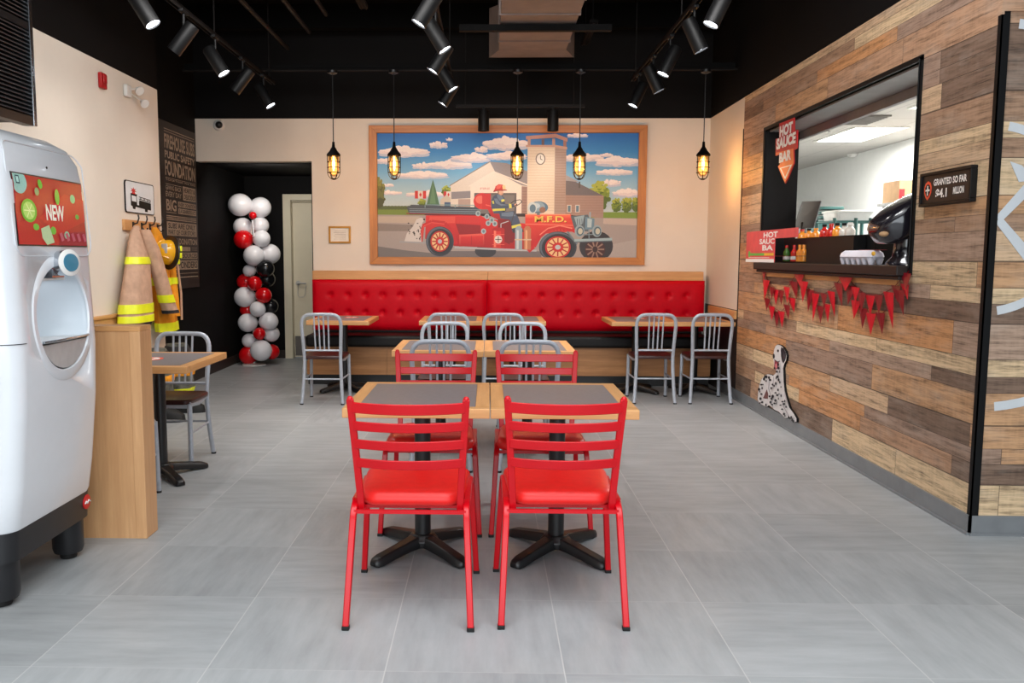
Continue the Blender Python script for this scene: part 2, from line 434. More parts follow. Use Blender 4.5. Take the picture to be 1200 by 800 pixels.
# ================================================================== THE ROOM
XR, XL, XLB, YB, ZW, ZC = 2.46, -3.08, -3.30, 9.62, 2.93, 4.05
YW0, YW1 = 4.24, 8.37            # plank wall along the right side
bm = B(); bx(bm, (-4.4, -4.2, -.1), (7.2, 12.4, 0)); struct('floor', bm, 'floor_tiles')
box_struct('ceiling', (-4.4, -4.2, ZC), (7.2, 12.4, ZC + .1), 'black_ceiling')
bm = B(); bx(bm, (-3.6, -4.0, 0), (XL, 7.97, ZW), 0); bx(bm, (-3.6, -4.0, ZW), (XL, 7.97, ZC), 1); struct('wall_left', bm, ['cream', 'black_wall'])
bm = B(); bx(bm, (-3.7, 7.97, 0), (XLB, 11.6, ZC)); struct('wall_left_alcove', bm, 'black_wall')
bm = B()
bx(bm, (-1.99, YB, 0), (XR, YB + .14, ZW), 0)
bx(bm, (XLB, YB, 2.46), (-1.99, YB + .14, ZW), 0)
bx(bm, (XLB, YB - .004, ZW), (XR, YB + .14, ZC), 1)
bx(bm, (-2.0, YB + .004, 0), (-1.985, YB + .15, 2.46), 1)
bx(bm, (XLB, YB + .14, 2.47), (-1.9, 11.5, 2.6), 1)
bx(bm, (-1.985, YB + .14, 0), (-1.9, 11.5, 2.47), 1)
struct('wall_back', bm, ['cream', 'black_wall'])
bm = B(); bx(bm, (XLB, 11.5, 0), (-2.77, 11.6, 2.6)); bx(bm, (-2.77, 11.5, 2.225), (-1.9, 11.6, 2.6)); struct('wall_alcove_back', bm, 'black_wall')
# cream end of the right wall
bm = B(); bx(bm, (XR, YW1, .88), (XR + .2, YB + .14, ZW), 0); bx(bm, (XR, YW1, 0), (XR + .2, YB + .14, .88), 1); struct('wall_right_rear', bm, ['cream', 'dark_panel'])
bm = B(); bx(bm, (XR, 4.0, ZW + .002), (XR + .2, YB, ZC)); struct('wall_right_upper', bm, 'black_wall')
# plank wall with the serving opening
WY0, WY1, WZ0, WZ1 = 5.0, 7.70, 1.30, 2.515
bm = B()
bx(bm, (XR, YW0, 0), (XR + .28, WY0, ZW)); bx(bm, (XR, WY1, 0), (XR + .28, YW1 - .004, ZW))
bx(bm, (XR, WY0, 0), (XR + .28, WY1, WZ0)); bx(bm, (XR, WY0, WZ1), (XR + .28, WY1, ZW))
struct('wall_right', bm, 'planks')
bm = B(); bx(bm, (XR + .28, YW0, 0), (4.6, YW0 + .2, ZW)); bx(bm, (XR + .28, YW0 + .002, ZW), (4.6, YW0 + .2, ZC)); struct('wall_right_front', bm, 'planks')
bm = B(); bx(bm, (XR - .012, YW0 - .014, 2.56), (XR + .0, YW1 * 0 + YW0 + .02, ZW)); bx(bm, (XR, YW0 - .014, 2.575), (4.6, YW0, ZW)); struct('trim_4', bm, 'planks')
bm = B(); bx(bm, (XR - .006, YW0 - .006, .10), (XR + .034, YW0, 2.575)); bx(bm, (XR - .006, YW0 - .006, .10), (XR, YW0 + .026, 2.575)); struct('trim_1', bm, 'ink')
box_struct('trim_2', (XR - .006, YW1 - .012, .1), (XR, YW1, ZW - .3), 'ink')
# baseboards
def base(name, lo, hi, ax):
    bm = B(); bx(bm, lo, hi); l2, h2 = list(lo), list(hi); h2[2] = .012
    if ax == 'x-': l2[0] -= .014
    if ax == 'y-': l2[1] -= .014
    bx(bm, l2, h2); struct(name, bm, 'baseboard_grey')
base('baseboard_right', (XR - .012, YW0 - .012, 0), (XR, 9.0, .10), 'x-')
base('baseboard_right_front', (XR - .012, YW0 - .012, 0), (4.6, YW0, .10), 'y-')
box_struct('baseboard_left', (XL, 4.2, 0), (XL + .012, 7.97, .1), 'ink')
box_struct('baseboard_left_alcove', (XLB, 7.98, 0), (XLB + .014, 11.5, .11), 'dark_panel')
box_struct('baseboard_alcove_back', (XLB + .014, 11.486, 0), (-2.78, 11.5, .11), 'dark_panel')
# oak rails on the side walls
bm = B(); bx(bm, (XR - .03, YW1 + .004, .79), (XR, 9.38, .872)); struct('trim_3', bm, 'oak_y', .003)
bm = B(); bx(bm, (XL, 4.21, .80), (XL + .03, 7.965, .90)); bx(bm, (XL, 4.21, .90), (XL + .045, 7.965, .925)); struct('trim_5', bm, 'oak_y', .003)
# door in the alcove
bm = B()
bx(bm, (-2.77, 11.44, 0), (-2.665, 11.5, 2.225)); bx(bm, (-2.665, 11.44, 2.145), (-1.99, 11.5, 2.225)); bx(bm, (-2.69, 11.5, 0), (-2.665, 11.58, 2.145))
bx(bm, (-2.665, 11.5, 2.125), (-1.99, 11.58, 2.145))
dr = struct('door_1', bm, 'door_cream', .004)
bm = B(); bx(bm, (-2.663, 11.555, .012), (-1.985, 11.595, 2.124)); obj('door_leaf', bm, 'door_cream', dr, smooth=False)
bm = B(); bx(bm, (-2.655, 11.548, .03), (-1.985, 11.554, .30)); obj('kick_plate', bm, 'kick_steel', dr, smooth=False)
bm = B(); cyl(bm, (-2.60, 11.555, 1.03), (-2.60, 11.53, 1.03), .032); cyl(bm, (-2.60, 11.53, 1.03), (-2.60, 11.48, 1.03), .012); tube(bm, [(-2.60, 11.49, 1.03), (-2.55, 11.485, 1.03), (-2.48, 11.49, 1.025)], .011)
hd = obj('door_handle', bm, 'steel', dr)
bm = B(); tube(bm, [(-2.59, 11.50, 1.0), (-2.60, 11.5, .88), (-2.585, 11.5, .84), (-2.52, 11.5, .84), (-2.50, 11.5, .87), (-2.48, 11.49, 1.0)], .004, 6); obj('hanging_tag_cord', bm, 'steel', dr)

# ------------------------------------------------------------------ kitchen behind the opening
ZK, XK, YK = 2.95, 5.54, 15.9
bm = B(); bx(bm, (XK, 4.4, 0), (XK + .1, YK, ZK)); struct('wall_kitchen_side', bm, 'kitchen_white')
box_struct('wall_kitchen_rear', (2.7, YK, 0), (XK, YK + .1, ZK), 'kitchen_white')
box_struct('wall_kitchen_inner', (XR + .2, YW1 + .2, 0), (XR + .28, YK, ZK), 'kitchen_white')
box_struct('floor_kitchen', (XR + .2, 12.4, -.1), (XK, YK, 0), 'baseboard_grey')
t = NT('ceiling_tiles'); x, y, z = t.xyz()
fx = t.math('FRACT', t.math('DIVIDE', x, .61)); fy = t.math('FRACT', t.math('DIVIDE', y, 1.22))
j = t.math('MAXIMUM', t.math('LESS_THAN', fx, .03), t.math('LESS_THAN', fy, .015))
t.fin(t.mix(t.math('MULTIPLY', j, .5), lin((186, 182, 176)), lin((140, 138, 132))), .8); M['ceiling_tiles'] = t.m
box_struct('ceiling_kitchen', (XR + .281, 4.44, ZK), (XK, YK, ZK + .08), 'ceiling_tiles')
for k, (y0, y1, lb) in enumerate(((10.37, 11.6, 'lit white ceiling panel farther back in the kitchen, seen through the opening'), (7.85, 9.06, 'lit white ceiling panel nearer the front of the kitchen, cut by the opening frame'), (5.6, 6.8, None))):
    if lb is None:
        area('kitchen_light', (4.6, 6.2, ZK - .05), (4.6, 6.2, 0), 1.2, .6, 46, (1, .98, .95)); continue
    tp = thing('ceiling_panel_light', lb, 'ceiling light', (4.67, (y0 + y1) / 2, ZK), 0, 'kitchen ceiling panels')
    bm = B(); bx(bm, (4.38, y0, ZK - .012), (4.97, y1, ZK - .004)); obj('diffuser', bm, 'panel_lit', tp, smooth=False, world=True)
    bm = B()
    for lo, hi in (((4.35, y0 - .03, ZK - .016), (4.38, y1 + .03, ZK)), ((4.97, y0 - .03, ZK - .016), (5.0, y1 + .03, ZK)), ((4.38, y0 - .03, ZK - .016), (4.97, y0, ZK)), ((4.38, y1, ZK - .016), (4.97, y1 + .03, ZK))): bx(bm, lo, hi)
    obj('frame', bm, 'white_plastic', tp, smooth=False, world=True)
area('kitchen_light', (4.6, 8.45, ZK - .05), (4.6, 8.45, 0), .6, 1.2, 122, (1, .98, .95))
area('kitchen_light', (4.6, 11.0, ZK - .05), (4.6, 11.0, 0), .6, 1.2, 122, (1, .98, .95))
# opening frame: black jambs, grey soffit with glossy strip
bm = B()
bx(bm, (XR - .012, WY0 - .03, WZ0), (XR + .03, WY0, WZ1 + .02)); bx(bm, (XR - .012, WY0 - .03, WZ1), (XR + .03, WY1 + .03, WZ1 + .03)); bx(bm, (XR - .012, WY1, WZ0), (XR + .02, WY1 + .03, WZ1 + .02))
bx(bm, (XR, WY1 - .012, WZ0), (XR + .29, WY1, WZ1))
wf = struct('window_1', bm, 'ink')
bm = B(); bx(bm, (XR + .03, WY0, WZ1 - .012), (XR + .29, WY1 - .012, WZ1)); bx(bm, (XR + .30, WY0 - .2, 2.44), (XR + .34, WY1 + .3, WZ1 + .1)); obj('shutter_housing', bm, 'soffit_grey', wf, smooth=False)
bm = B(); tube(bm, [(XR - .016, WY0 - .012, WZ0 + .04), (XR - .016, WY0 - .012, WZ1 + .01)], .004, 8); obj('edge_strip', bm, 'head_black', wf)
bm = B(); bx(bm, (2.385, 5.005, 1.295), (XR + .40, 7.685, 1.355)); bx(bm, (2.405, 5.02, 1.27), (XR - .002, 7.66, 1.295))
tag(obj('serving_counter', bm, 'sign_small_black', None, smooth=False, bevel=.006), 'dark brown serving counter ledge under the kitchen opening', 'counter')
bm = B(); bx(bm, (XR - .014, 5.12, 1.235), (XR, 7.5, 1.27)); struct('trim_6', bm, 'oak_y')

# ================================================================== OVERHEAD
# joists, conduits, rods, duct
def pipe(name, label, pts, r, mat='black_pipe', seg=8, flat=None, cat='pipe', group=None):
    bm = B(); tube(bm, pts, r, seg, flat=flat); return tag(obj(name, bm, mat), label, cat, group)
pipe('steel_beam', 'dark steel beam across the ceiling close to the back wall', [(-3.07, 8.72, 3.29), (2.45, 8.72, 3.29)], .05, 'beam_black', flat=(.035, .03, True), cat='beam')
pipe('steel_strap', 'dark steel strap crossing under the pale duct', [(-.25, 7.3, 3.30), (1.02, 7.3, 3.30)], .04, 'beam_black', flat=(.025, .03, True), cat='beam')
pipe('conduit', 'thin dark conduit carrying the row of pendant lamps', [(-3.07, 8.62, 3.245), (2.45, 8.62, 3.245)], .012, cat='pipe')
pipe('conduit', 'thin dark conduit along the top of the photo, left of the duct', [(-2.9, 6.5, 3.36), (-.1, 6.5, 3.36)], .018, cat='pipe')
for k, (xa, lb) in enumerate(((-2.0, 'dark ceiling pipe running just right of the left light track'), (-1.72, 'dark ceiling pipe second to the right of the left light track'), (-1.5, 'dark ceiling pipe third to the right of the left light track'))):
    pipe('ceiling_pipe', lb, [(xa, 4.9, 3.45 + .08 * k), (xa, 8.6 - .3 * k, 3.45 + .08 * k)], .02, cat='pipe', group='ceiling pipes beside the left track')
for k, (xa, ya) in enumerate(((-1.05, 7.2), (-.95, 5.6), (.93, 8.45), (2.2, 6.6))):
    bm = B(); 
    for d in (-.02, .02): cyl(bm, (xa + d, ya - .7, 3.46), (xa + d, ya + .1, 3.46), .008, seg=6)
    bx(bm, (xa - .035, ya - .7, 3.46), (xa + .035, ya + .1, 3.49))
    for q in (-.6, 0): cyl(bm, (xa, ya + q, 3.485), (xa, ya + q, ZC), .006, seg=6)
    tag(obj('strut_channel', bm, 'beam_black'), ('short dark strut channel overhead between the left and middle tracks', 'long dark strut overhead nearest the middle track', 'short dark strut right of the duct end', 'dark strut overhead right of the right track')[k], 'strut', 'ceiling struts')
for yy in (4.8, 5.9, 7.0, 8.1, 9.2):
    bm = B(); bx(bm, (-3.07, yy, 3.80), (2.45, yy + .10, ZC)); struct('trim_%d' % (20 + int(yy * 10)), bm, 'black_ceiling')
# duct
dt = thing('air_duct', 'pale metal air duct hanging in the middle of the black ceiling', 'air duct', (.41, 7.0, 3.33))
bm = B(); bx(bm, (.09, 3.0, 3.335), (.725, 8.2, 3.75)); obj('duct_body', bm, 'duct', dt, smooth=False, bevel=.006, world=True)
bm = B(); rings(bm, [[Vector(p) for p in ((.09, 8.2, 3.335), (.725, 8.2, 3.335), (.725, 8.2, 3.75), (.09, 8.2, 3.75))], [Vector(p) for p in ((.0, 8.5, 3.335), (.83, 8.5, 3.335), (.83, 8.5, 3.8), (.0, 8.5, 3.8))]]); obj('duct_flare', bm, 'duct', dt, smooth=False, world=True)
for yy in (5.2, 6.25, 6.6, 7.0, 7.85):
    bm = B(); bx(bm, (.08, yy, 3.325), (.735, yy + .03, 3.76)); obj('seam', bm, 'duct', dt, smooth=False, bevel=.004, world=True)
# light tracks
ZT = 3.13
def track(name, label, x, y0, y1):
    t = thing(name, label, 'light track', (x, (y0 + y1) / 2, ZT), 0, 'ceiling light tracks')
    bm = B(); bx(bm, (x - .018, y0, ZT), (x - .012, y1, ZT + .03)); bx(bm, (x + .012, y0, ZT), (x + .018, y1, ZT + .03)); bx(bm, (x - .018, y0, ZT + .022), (x + .018, y1, ZT + .034)); bx(bm, (x - .018, y1, ZT), (x + .018, y1 + .01, ZT + .034))
    obj('rail', bm, 'black_pipe', t, smooth=False, world=True)
    for yy in (y1 - .15, (y0 + y1) / 2 + .5):
        bm = B(); cyl(bm, (x, yy, ZT + .03), (x, yy, ZC), .006, seg=6); obj('hanger_rod', bm, 'black_pipe', t, world=True)
track('light_track', 'leftmost of the three black ceiling light tracks', -2.19, 4.05, 8.75)
track('light_track', 'middle black ceiling light track, left of the pale duct', -.375, 3.4, 8.45)
track('light_track', 'rightmost of the three black ceiling light tracks', 1.425, 3.4, 8.62)
def head_parts(t, R, lit, power=1.0):
    """track head in local coords, hanging from the origin"""
    bm = B(); bx(bm, (-.017, -.06, -.02), (.017, .06, .002)); cyl(bm, (0, 0, -.02), (0, 0, -.15), .011, seg=10); obj('bracket', bm, 'head_black', t, bevel=.003)
    ax = R @ Vector((0, 0, -1)); p0 = Vector((0, 0, -.185)) - ax * .11; p1 = p0 + ax * .235
    bm = B(); lathe(bm, [(.001, 0), (.046, .0), (.052, .012), (.052, .235), (.047, .235), (.047, .205), (.001, .205)], p0, 24, ax); obj('housing', bm, 'head_black', t)
    bm = B(); lathe(bm, [(.001, 0), (.0465, 0), (.0465, .006), (.001, .009)], p0 + ax * .218, 20, ax); obj('lens', bm, 'lens_lit' if lit else 'glass', t)
    if lit:
        l = bpy.data.lights.new('spot', 'SPOT'); l.energy = SPOT_W * power; l.color = (1, .965, .92); l.spot_size = math.radians(80); l.spot_blend = 1.0; l.shadow_soft_size = .045
        o = bpy.data.objects.new('spot', l); C.objects.link(o); o.parent = t; o.location = p0 + ax * .25; o.rotation_euler = ax.to_track_quat('-Z', 'Y').to_euler()
def head(label, x, y, tiltx, lit=True, tilty=-.02, power=1.0):
    t = thing('track_spotlight', label, 'spotlight', (x, y, ZT), 0, 'black track spotlights')
    head_parts(t, Matrix.Rotation(-tiltx, 3, 'Y') @ Matrix.Rotation(tilty, 3, 'X'), lit, power)
T = math.radians(32)
ordn = ['nearest', 'second nearest', 'third from the front', 'second from the back', 'farthest']
# tilt > 0 throws light to the right
for k, (y, s, lit) in enumerate(((5.42, 1, 1), (6.15, -1, 0), (6.85, 1, 1), (7.6, -1, 0), (8.3, 1, 1))):
    head('%s spotlight on the left track, %s' % (ordn[k], 'lit and aimed right' if lit else 'its dark back turned to the room'), -2.17, y, T * s * (1.2 if not lit else 1), True, power=1 if lit else .14)
for k, (y, s) in enumerate(((5.42, -1), (6.1, 1), (6.78, -1), (7.5, 1), (8.22, -1))):
    head('%s lit spotlight on the middle track, aimed %s' % (ordn[k], 'left' if s < 0 else 'right'), -.375, y, T * s)
for k, (y, s) in enumerate(((5.44, -1), (6.1, 1), (6.88, -1), (7.56, 1), (8.28, -1))):
    head('%s lit spotlight on the right track, aimed %s' % (ordn[k], 'left' if s < 0 else 'right'), 1.425, y, T * s * .8)
# mural heads
t = thing('light_track', 'short black track in front of the mural', 'light track', (.33, 9.22, 2.99))
bm = B(); bx(bm, (-.35, 9.205, 2.98), (1.02, 9.235, 3.01)); obj('rail', bm, 'black_pipe', t, smooth=False, world=True)
for xx in (-.25, .9):
    bm = B(); cyl(bm, (xx, 9.22, 3.01), (xx, 9.22, ZC), .005, seg=6); obj('hanger_rod', bm, 'black_pipe', t, world=True)
for xx, lb in ((-.055, 'left of the two small black cylinder spotlights above the mural'), (.685, 'right of the two small black cylinder spotlights above the mural')):
    t = thing('mural_spotlight', lb, 'spotlight', (xx, 9.22, 2.985), 0, 'spotlights above the mural')
    bm = B(); cyl(bm, (0, 0, 0), (0, 0, -.04), .012); obj('bracket', bm, 'head_black', t)
    bm = B(); lathe(bm, [(.001, 0), (.055, 0), (.06, -.012), (.06, -.215), (.054, -.215), (.054, -.19), (.001, -.19)], (0, 0, -.035)); obj('housing', bm, 'head_black', t)
    l = bpy.data.lights.new('spot', 'SPOT'); l.energy = 6; l.color = (1, .98, .96); l.spot_size = math.radians(110); l.spot_blend = .9; l.shadow_soft_size = .045
    o = bpy.data.objects.new('spot', l); C.objects.link(o); o.parent = t; o.location = (0, 0, -.25); o.rotation_euler = Vector((0, .28, -1)).to_track_quat('-Z', 'Y').to_euler()
# pendants
def pendant(label, x):
    t = thing('pendant_lamp', label, 'pendant lamp', (x, 8.60, 3.235), 0, 'caged pendant lamps')
    D = 1.10 - .0                                  # top of conduit to top of cap
    zt = -(3.235 - 2.53)
    bm = B(); lathe(bm, [(.001, .0), (.05, 0), (.05, -.025), (.012, -.04), (.001, -.04)]); obj('canopy', bm, 'iron', t)
    bm = B(); cyl(bm, (0, 0, -.03), (0, 0, zt), .005, seg=8); obj('cord', bm, 'iron', t)
    bm = B(); lathe(bm, [(.001, .01), (.012, .01), (.016, -.04), (.030, -.062), (.036, -.075), (.050, -.092), (.066, -.110), (.070, -.125), (.066, -.130), (.001, -.128)], (0, 0, zt)); obj('cap', bm, 'cage_black', t)
    z0 = zt - .128; H = .235; r = .063
    bm = B()
    for k in range(6):
        a = k * PI / 3 + .26
        pts = [(r * math.cos(a), r * math.sin(a), z0), (r * math.cos(a), r * math.sin(a), z0 - H * .66)]
        pts += [(r * math.cos(q) * math.cos(a), r * math.cos(q) * math.sin(a), z0 - H * .66 - H * .34 * math.sin(q)) for q in (.35, .7, 1.05, 1.35, 1.57)]
        tube(bm, pts, .0036, 6)
    for zz in (.06, .115, .165): tube(bm, [(r * math.cos(q), r * math.sin(q), z0 - zz) for q in [i * PI / 12 for i in range(24)]], .0032, 6, closed=True)
    tube(bm, [(.025 * math.cos(q), .025 * math.sin(q), z0 - H * .96) for q in [i * PI / 8 for i in range(16)]], .0036, 6, closed=True)
    obj('cage', bm, 'cage_black', t)
    bm = B(); lathe(bm, [(.052, 0), (.055, -.02), (.055, -.14), (.045, -.175), (.02, -.2), (.001, -.203)], (0, 0, z0)); obj('glass_jar', bm, 'glass', t)
    bm = B(); lathe(bm, [(.014, 0), (.022, -.02), (.042, -.06), (.047, -.11), (.040, -.155), (.020, -.18), (.001, -.188)], (0, 0, z0)); bl = obj('bulb', bm, 'bulb_lit', t)
    bm = B(); lathe(bm, [(.004, -.01), (.007, -.03), (.013, -.06), (.014, -.09), (.009, -.13), (.001, -.15)], (0, 0, z0)); obj('filament', bm, 'filament', bl)
    l = bpy.data.lights.new('glow', 'POINT'); l.energy = BULB_W; l.color = (1, .58, .24); l.shadow_soft_size = .04
    o = bpy.data.objects.new('glow', l); C.objects.link(o); o.parent = t; o.location = (0, 0, z0 - .16)
for px, lb in ((391, 'caged pendant lamp left of the mural'), (462, 'caged pendant lamp over the left end of the mural'), (606, 'caged pendant lamp in front of the mural clock tower, left one'), (679, 'caged pendant lamp in front of the mural right of the clock tower'), (824, 'caged pendant lamp in the right corner beside the plank wall')):
    pendant(lb, P(px, 190, Y=8.6).x)

# ================================================================== MURAL
FR = thing('mural', 'large oak framed painting of an old red fire engine on the back wall', 'picture', (.21, 9.6, 1.35))
x0, x1, z0, z1 = -1.337, 1.757, 1.31, 2.85; xi0, xi1, zi0, zi1 = -1.247, 1.667, 1.392, 2.767; yf0, yf1 = 9.565, 9.618
for nm, pts, mt in (('frame_rail', [(x0, z1), (xi0, zi1), (xi1, zi1), (x1, z1)], 'frame_wood'), ('frame_rail', [(x0, z0), (x1, z0), (xi1, zi0), (xi0, zi0)], 'frame_wood'), ('frame_stile', [(x0, z0), (xi0, zi0), (xi0, zi1), (x0, z1)], 'frame_wood_z'), ('frame_stile', [(x1, z0), (x1, z1), (xi1, zi1), (xi1, zi0)], 'frame_wood_z')):
    bm = B(); prism(bm, [(a, yf0, b) for a, b in pts], (0, yf1 - yf0, 0)); obj(nm, bm, mt, FR, smooth=False, bevel=.004, world=True)
CX0, CX1, CY0, CY1 = 75., 1092., 88., 572.
fn = lambda x, y: Vector((xi0 + (x - CX0) / (CX1 - CX0) * (xi1 - xi0), 9.605, zi1 - (y - CY0) / (CY1 - CY0) * (zi1 - zi0)))
pa = Painting(fn, (CX0, CY0), (CX1, CY1), (0, -1, 0))
bm = B(); bx(bm, (xi0 - .02, 9.607, zi0 - .02), (xi1 + .02, 9.617, zi1 + .02)); obj('backing_board', bm, 'dark_panel', FR, smooth=False, world=True)
sky = [(88, (22, 106, 192)), (160, (54, 142, 212)), (240, (118, 184, 226)), (320, (176, 212, 226)), (400, (206, 220, 222))]
for (ya, ca), (yb, cb) in zip(sky, sky[1:]):
    pa.k -= 1 if ya > 88 else 0
    pa.poly([(75, ya), (1092, ya), (1092, yb), (75, yb)], ca, [ca, ca, cb, cb])
rc = random.Random(3)
def cloud(cx, cy, w, h):
    top, mid, low = (252, 244, 242), (238, 228, 230), (200, 206, 224)
    pts = []
    n = max(6, int(w / 11))
    for i in range(n):
        f = (i + .5) / n - .5; pts.append((cx + f * w * .92, f))
    for x_, f in pts: pa.oval(x_, cy + h * .16, w * rc.uniform(.07, .11) + 2, h * rc.uniform(.12, .20) * (1.2 - abs(f)), low, 12)
    for x_, f in pts: pa.oval(x_, cy + h * .04 - rc.uniform(0, .10) * h, w * rc.uniform(.06, .10) + 2, h * rc.uniform(.16, .28) * (1.15 - abs(f) * 1.5), mid, 12)
    for x_, f in pts: pa.oval(x_ + rc.uniform(-4, 4), cy - h * .10 - rc.uniform(0, .24) * h * (1 - abs(f) * 1.7), w * rc.uniform(.05, .09) + 2, h * rc.uniform(.14, .26) * (1.1 - abs(f) * 1.6), top, 12)
for c in ((180, 162, 190, 56), (110, 196, 80, 34), (316, 134, 70, 40), (357, 113, 22, 16), (250, 216, 74, 34), (360, 212, 170, 46), (250, 252, 200, 40), (440, 186, 150, 50), (575, 132, 180, 66), (482, 152, 50, 34), (580, 178, 150, 44), (120, 320, 100, 26), (270, 326, 160, 34), (110, 290, 60, 22), (855, 98, 80, 26), (880, 184, 150, 48), (970, 174, 50, 22), (1015, 200, 170, 54), (1000, 240, 140, 34), (986, 282, 80, 40), (1050, 322, 110, 44)): cloud(*c)
def tree(cx, cy, w, h, cols, n=16):
    pa.oval(cx, cy + h * .05, w * .36, h * .42, cols[0], 16)
    bl = []
    for i in range(n * 3):
        a = rc.uniform(0, 2 * PI); q = math.sqrt(rc.random()); bl.append((cy + h * .44 * q * math.sin(a), cx + w * .42 * q * math.cos(a)))
    bl.sort(reverse=True)
    for yy, xx in bl:
        f = (yy - cy) / h + .25 * (xx - cx) / w + rc.uniform(-.15, .15)
        pa.oval(xx, yy, w * rc.uniform(.05, .10) + 1, h * rc.uniform(.035, .065) + 1, cols[0] if f > .14 else (cols[1] if f > -.18 else cols[2]), 8)
G1 = ((66, 74, 26), (104, 110, 40), (136, 138, 52)); G2 = ((84, 110, 34), (128, 152, 44), (176, 188, 70))
pa.poly([(75, 384), (260, 384), (260, 410), (75, 408)], (116, 142, 52)); pa.poly([(900, 394), (1092, 394), (1092, 420), (900, 420)], (124, 156, 56))
for i in range(14): pa.oval(80 + i * 13, 378, 12, 8, (78, 98, 44), 8)
tree(82, 318, 52, 130, G1, 26); tree(346, 312, 50, 44, G2, 12); tree(250, 358, 38, 36, G2, 10)
pa.poly([(293, 268), (305, 310), (318, 366), (268, 366), (281, 310)], (72, 116, 84)); pa.poly([(293, 275), (298, 310), (304, 362), (280, 362), (287, 320)], (96, 142, 100))
tree(944, 330, 92, 120, G2, 34); tree(1010, 365, 44, 62, G2, 14); tree(1050, 364, 48, 68, G2, 16); tree(1086, 362, 40, 66, G2, 14)
pa.poly([(75, 405), (1092, 418), (1092, 572), (75, 572)], (168, 158, 152))
pa.poly([(75, 412), (240, 412), (240, 440), (75, 436)], (190, 176, 160)); pa.poly([(75, 440), (230, 446), (250, 470), (75, 470)], (138, 128, 122)); pa.poly([(75, 530), (180, 545), (440, 572), (75, 572)], (120, 116, 114))
pa.poly([(960, 418), (1092, 420), (1092, 446), (960, 440)], (196, 180, 168)); pa.poly([(1000, 520), (1092, 500), (1092, 572), (960, 572)], (178, 170, 164)); pa.poly([(360, 548), (720, 548), (720, 572), (330, 572)], (118, 112, 112))
for fx, fy, s in ((222, 312, 1), (335, 314, .85)):
    w_, h_ = 44 * s, 30 * s
    pa.rect(fx, fy, fx + w_, fy + h_, (232, 222, 216)); pa.rect(fx, fy, fx + w_ * .28, fy + h_, (206, 34, 36)); pa.rect(fx + w_ * .72, fy, fx + w_, fy + h_, (206, 34, 36))
    pa.poly([(fx + w_ * .5, fy + h_ * .2), (fx + w_ * .62, fy + h_ * .5), (fx + w_ * .5, fy + h_ * .8), (fx + w_ * .38, fy + h_ * .5)], (206, 34, 36))
pa.poly([(322, 345), (345, 328), (372, 345), (372, 376), (322, 376)], (206, 194, 176)); pa.rect(338, 356, 368, 376, (70, 96, 130))
pa.poly([(362, 292), (515, 200), (560, 202), (690, 246), (690, 400), (362, 400)], (228, 218, 204)); pa.poly([(515, 198), (580, 204), (690, 246), (690, 298), (640, 290), (535, 236)], (146, 142, 146)); pa.line([(358, 292), (515, 199)], 4, (150, 140, 132))
pa.poly([(365, 316), (440, 312), (440, 340), (365, 344)], (142, 138, 142)); pa.rect(392, 344, 440, 400, (184, 160, 148))
pa.poly([(440, 292), (530, 236), (640, 292), (640, 400), (440, 400)], (240, 230, 216)); pa.line([(434, 294), (530, 237), (676, 294)], 5, (240, 230, 216)); pa.poly([(640, 294), (678, 296), (678, 400), (640, 400)], (160, 132, 122))
pa.rect(455, 320, 620, 400, (96, 94, 94)); pa.rect(462, 328, 612, 400, (122, 118, 116)); pa.text('FIRE', 478, 307, 38, 8, (222, 168, 156))
for i in range(9): pa.rect(641, 302 + i * 11, 677, 304 + i * 11, (138, 110, 104))
pa.poly([(662, 138), (768, 138), (768, 402), (662, 402)], (232, 218, 196)); pa.poly([(768, 138), (812, 146), (812, 402), (768, 402)], (178, 156, 144))
for i in range(24): pa.rect(664, 146 + i * 10.5, 767, 147.2 + i * 10.5, (206, 186, 160)); pa.rect(769, 152 + i * 10.3, 811, 153.4 + i * 10.3, (150, 124, 114))
for x_ in (662, 757): pa.rect(x_, 110, x_ + 11, 140, (200, 158, 140))
pa.rect(800, 116, 812, 148, (170, 124, 112)); pa.rect(716, 112, 726, 138, (120, 96, 92)); pa.poly([(655, 100), (770, 91), (816, 108), (816, 122), (770, 106), (655, 113)], (198, 152, 138)); pa.poly([(655, 134), (770, 134), (815, 142), (815, 152), (770, 143), (655, 142)], (206, 166, 146))
pa.oval(712, 188, 19, 23, (112, 104, 96)); pa.oval(712, 188, 15, 19, (236, 232, 222)); pa.line([(712, 188), (712, 175)], 2.5, (60, 56, 54)); pa.line([(712, 188), (720, 192)], 2.5, (60, 56, 54))
pa.poly([(812, 250), (862, 276), (812, 276)], (168, 166, 170)); pa.poly([(812, 272), (850, 276), (958, 330), (812, 328)], (112, 108, 112)); pa.rect(862, 276, 868, 300, (90, 86, 86)); pa.poly([(812, 328), (960, 330), (960, 418), (812, 404)], (168, 140, 128))
for i in range(7): pa.rect(813, 338 + i * 10, 959, 339.4 + i * 10, (146, 120, 110))
for x_ in (818, 850): pa.rect(x_, 366, x_ + 17, 395, (222, 214, 204)); pa.rect(x_ + 3, 369, x_ + 14, 393, (96, 128, 146))
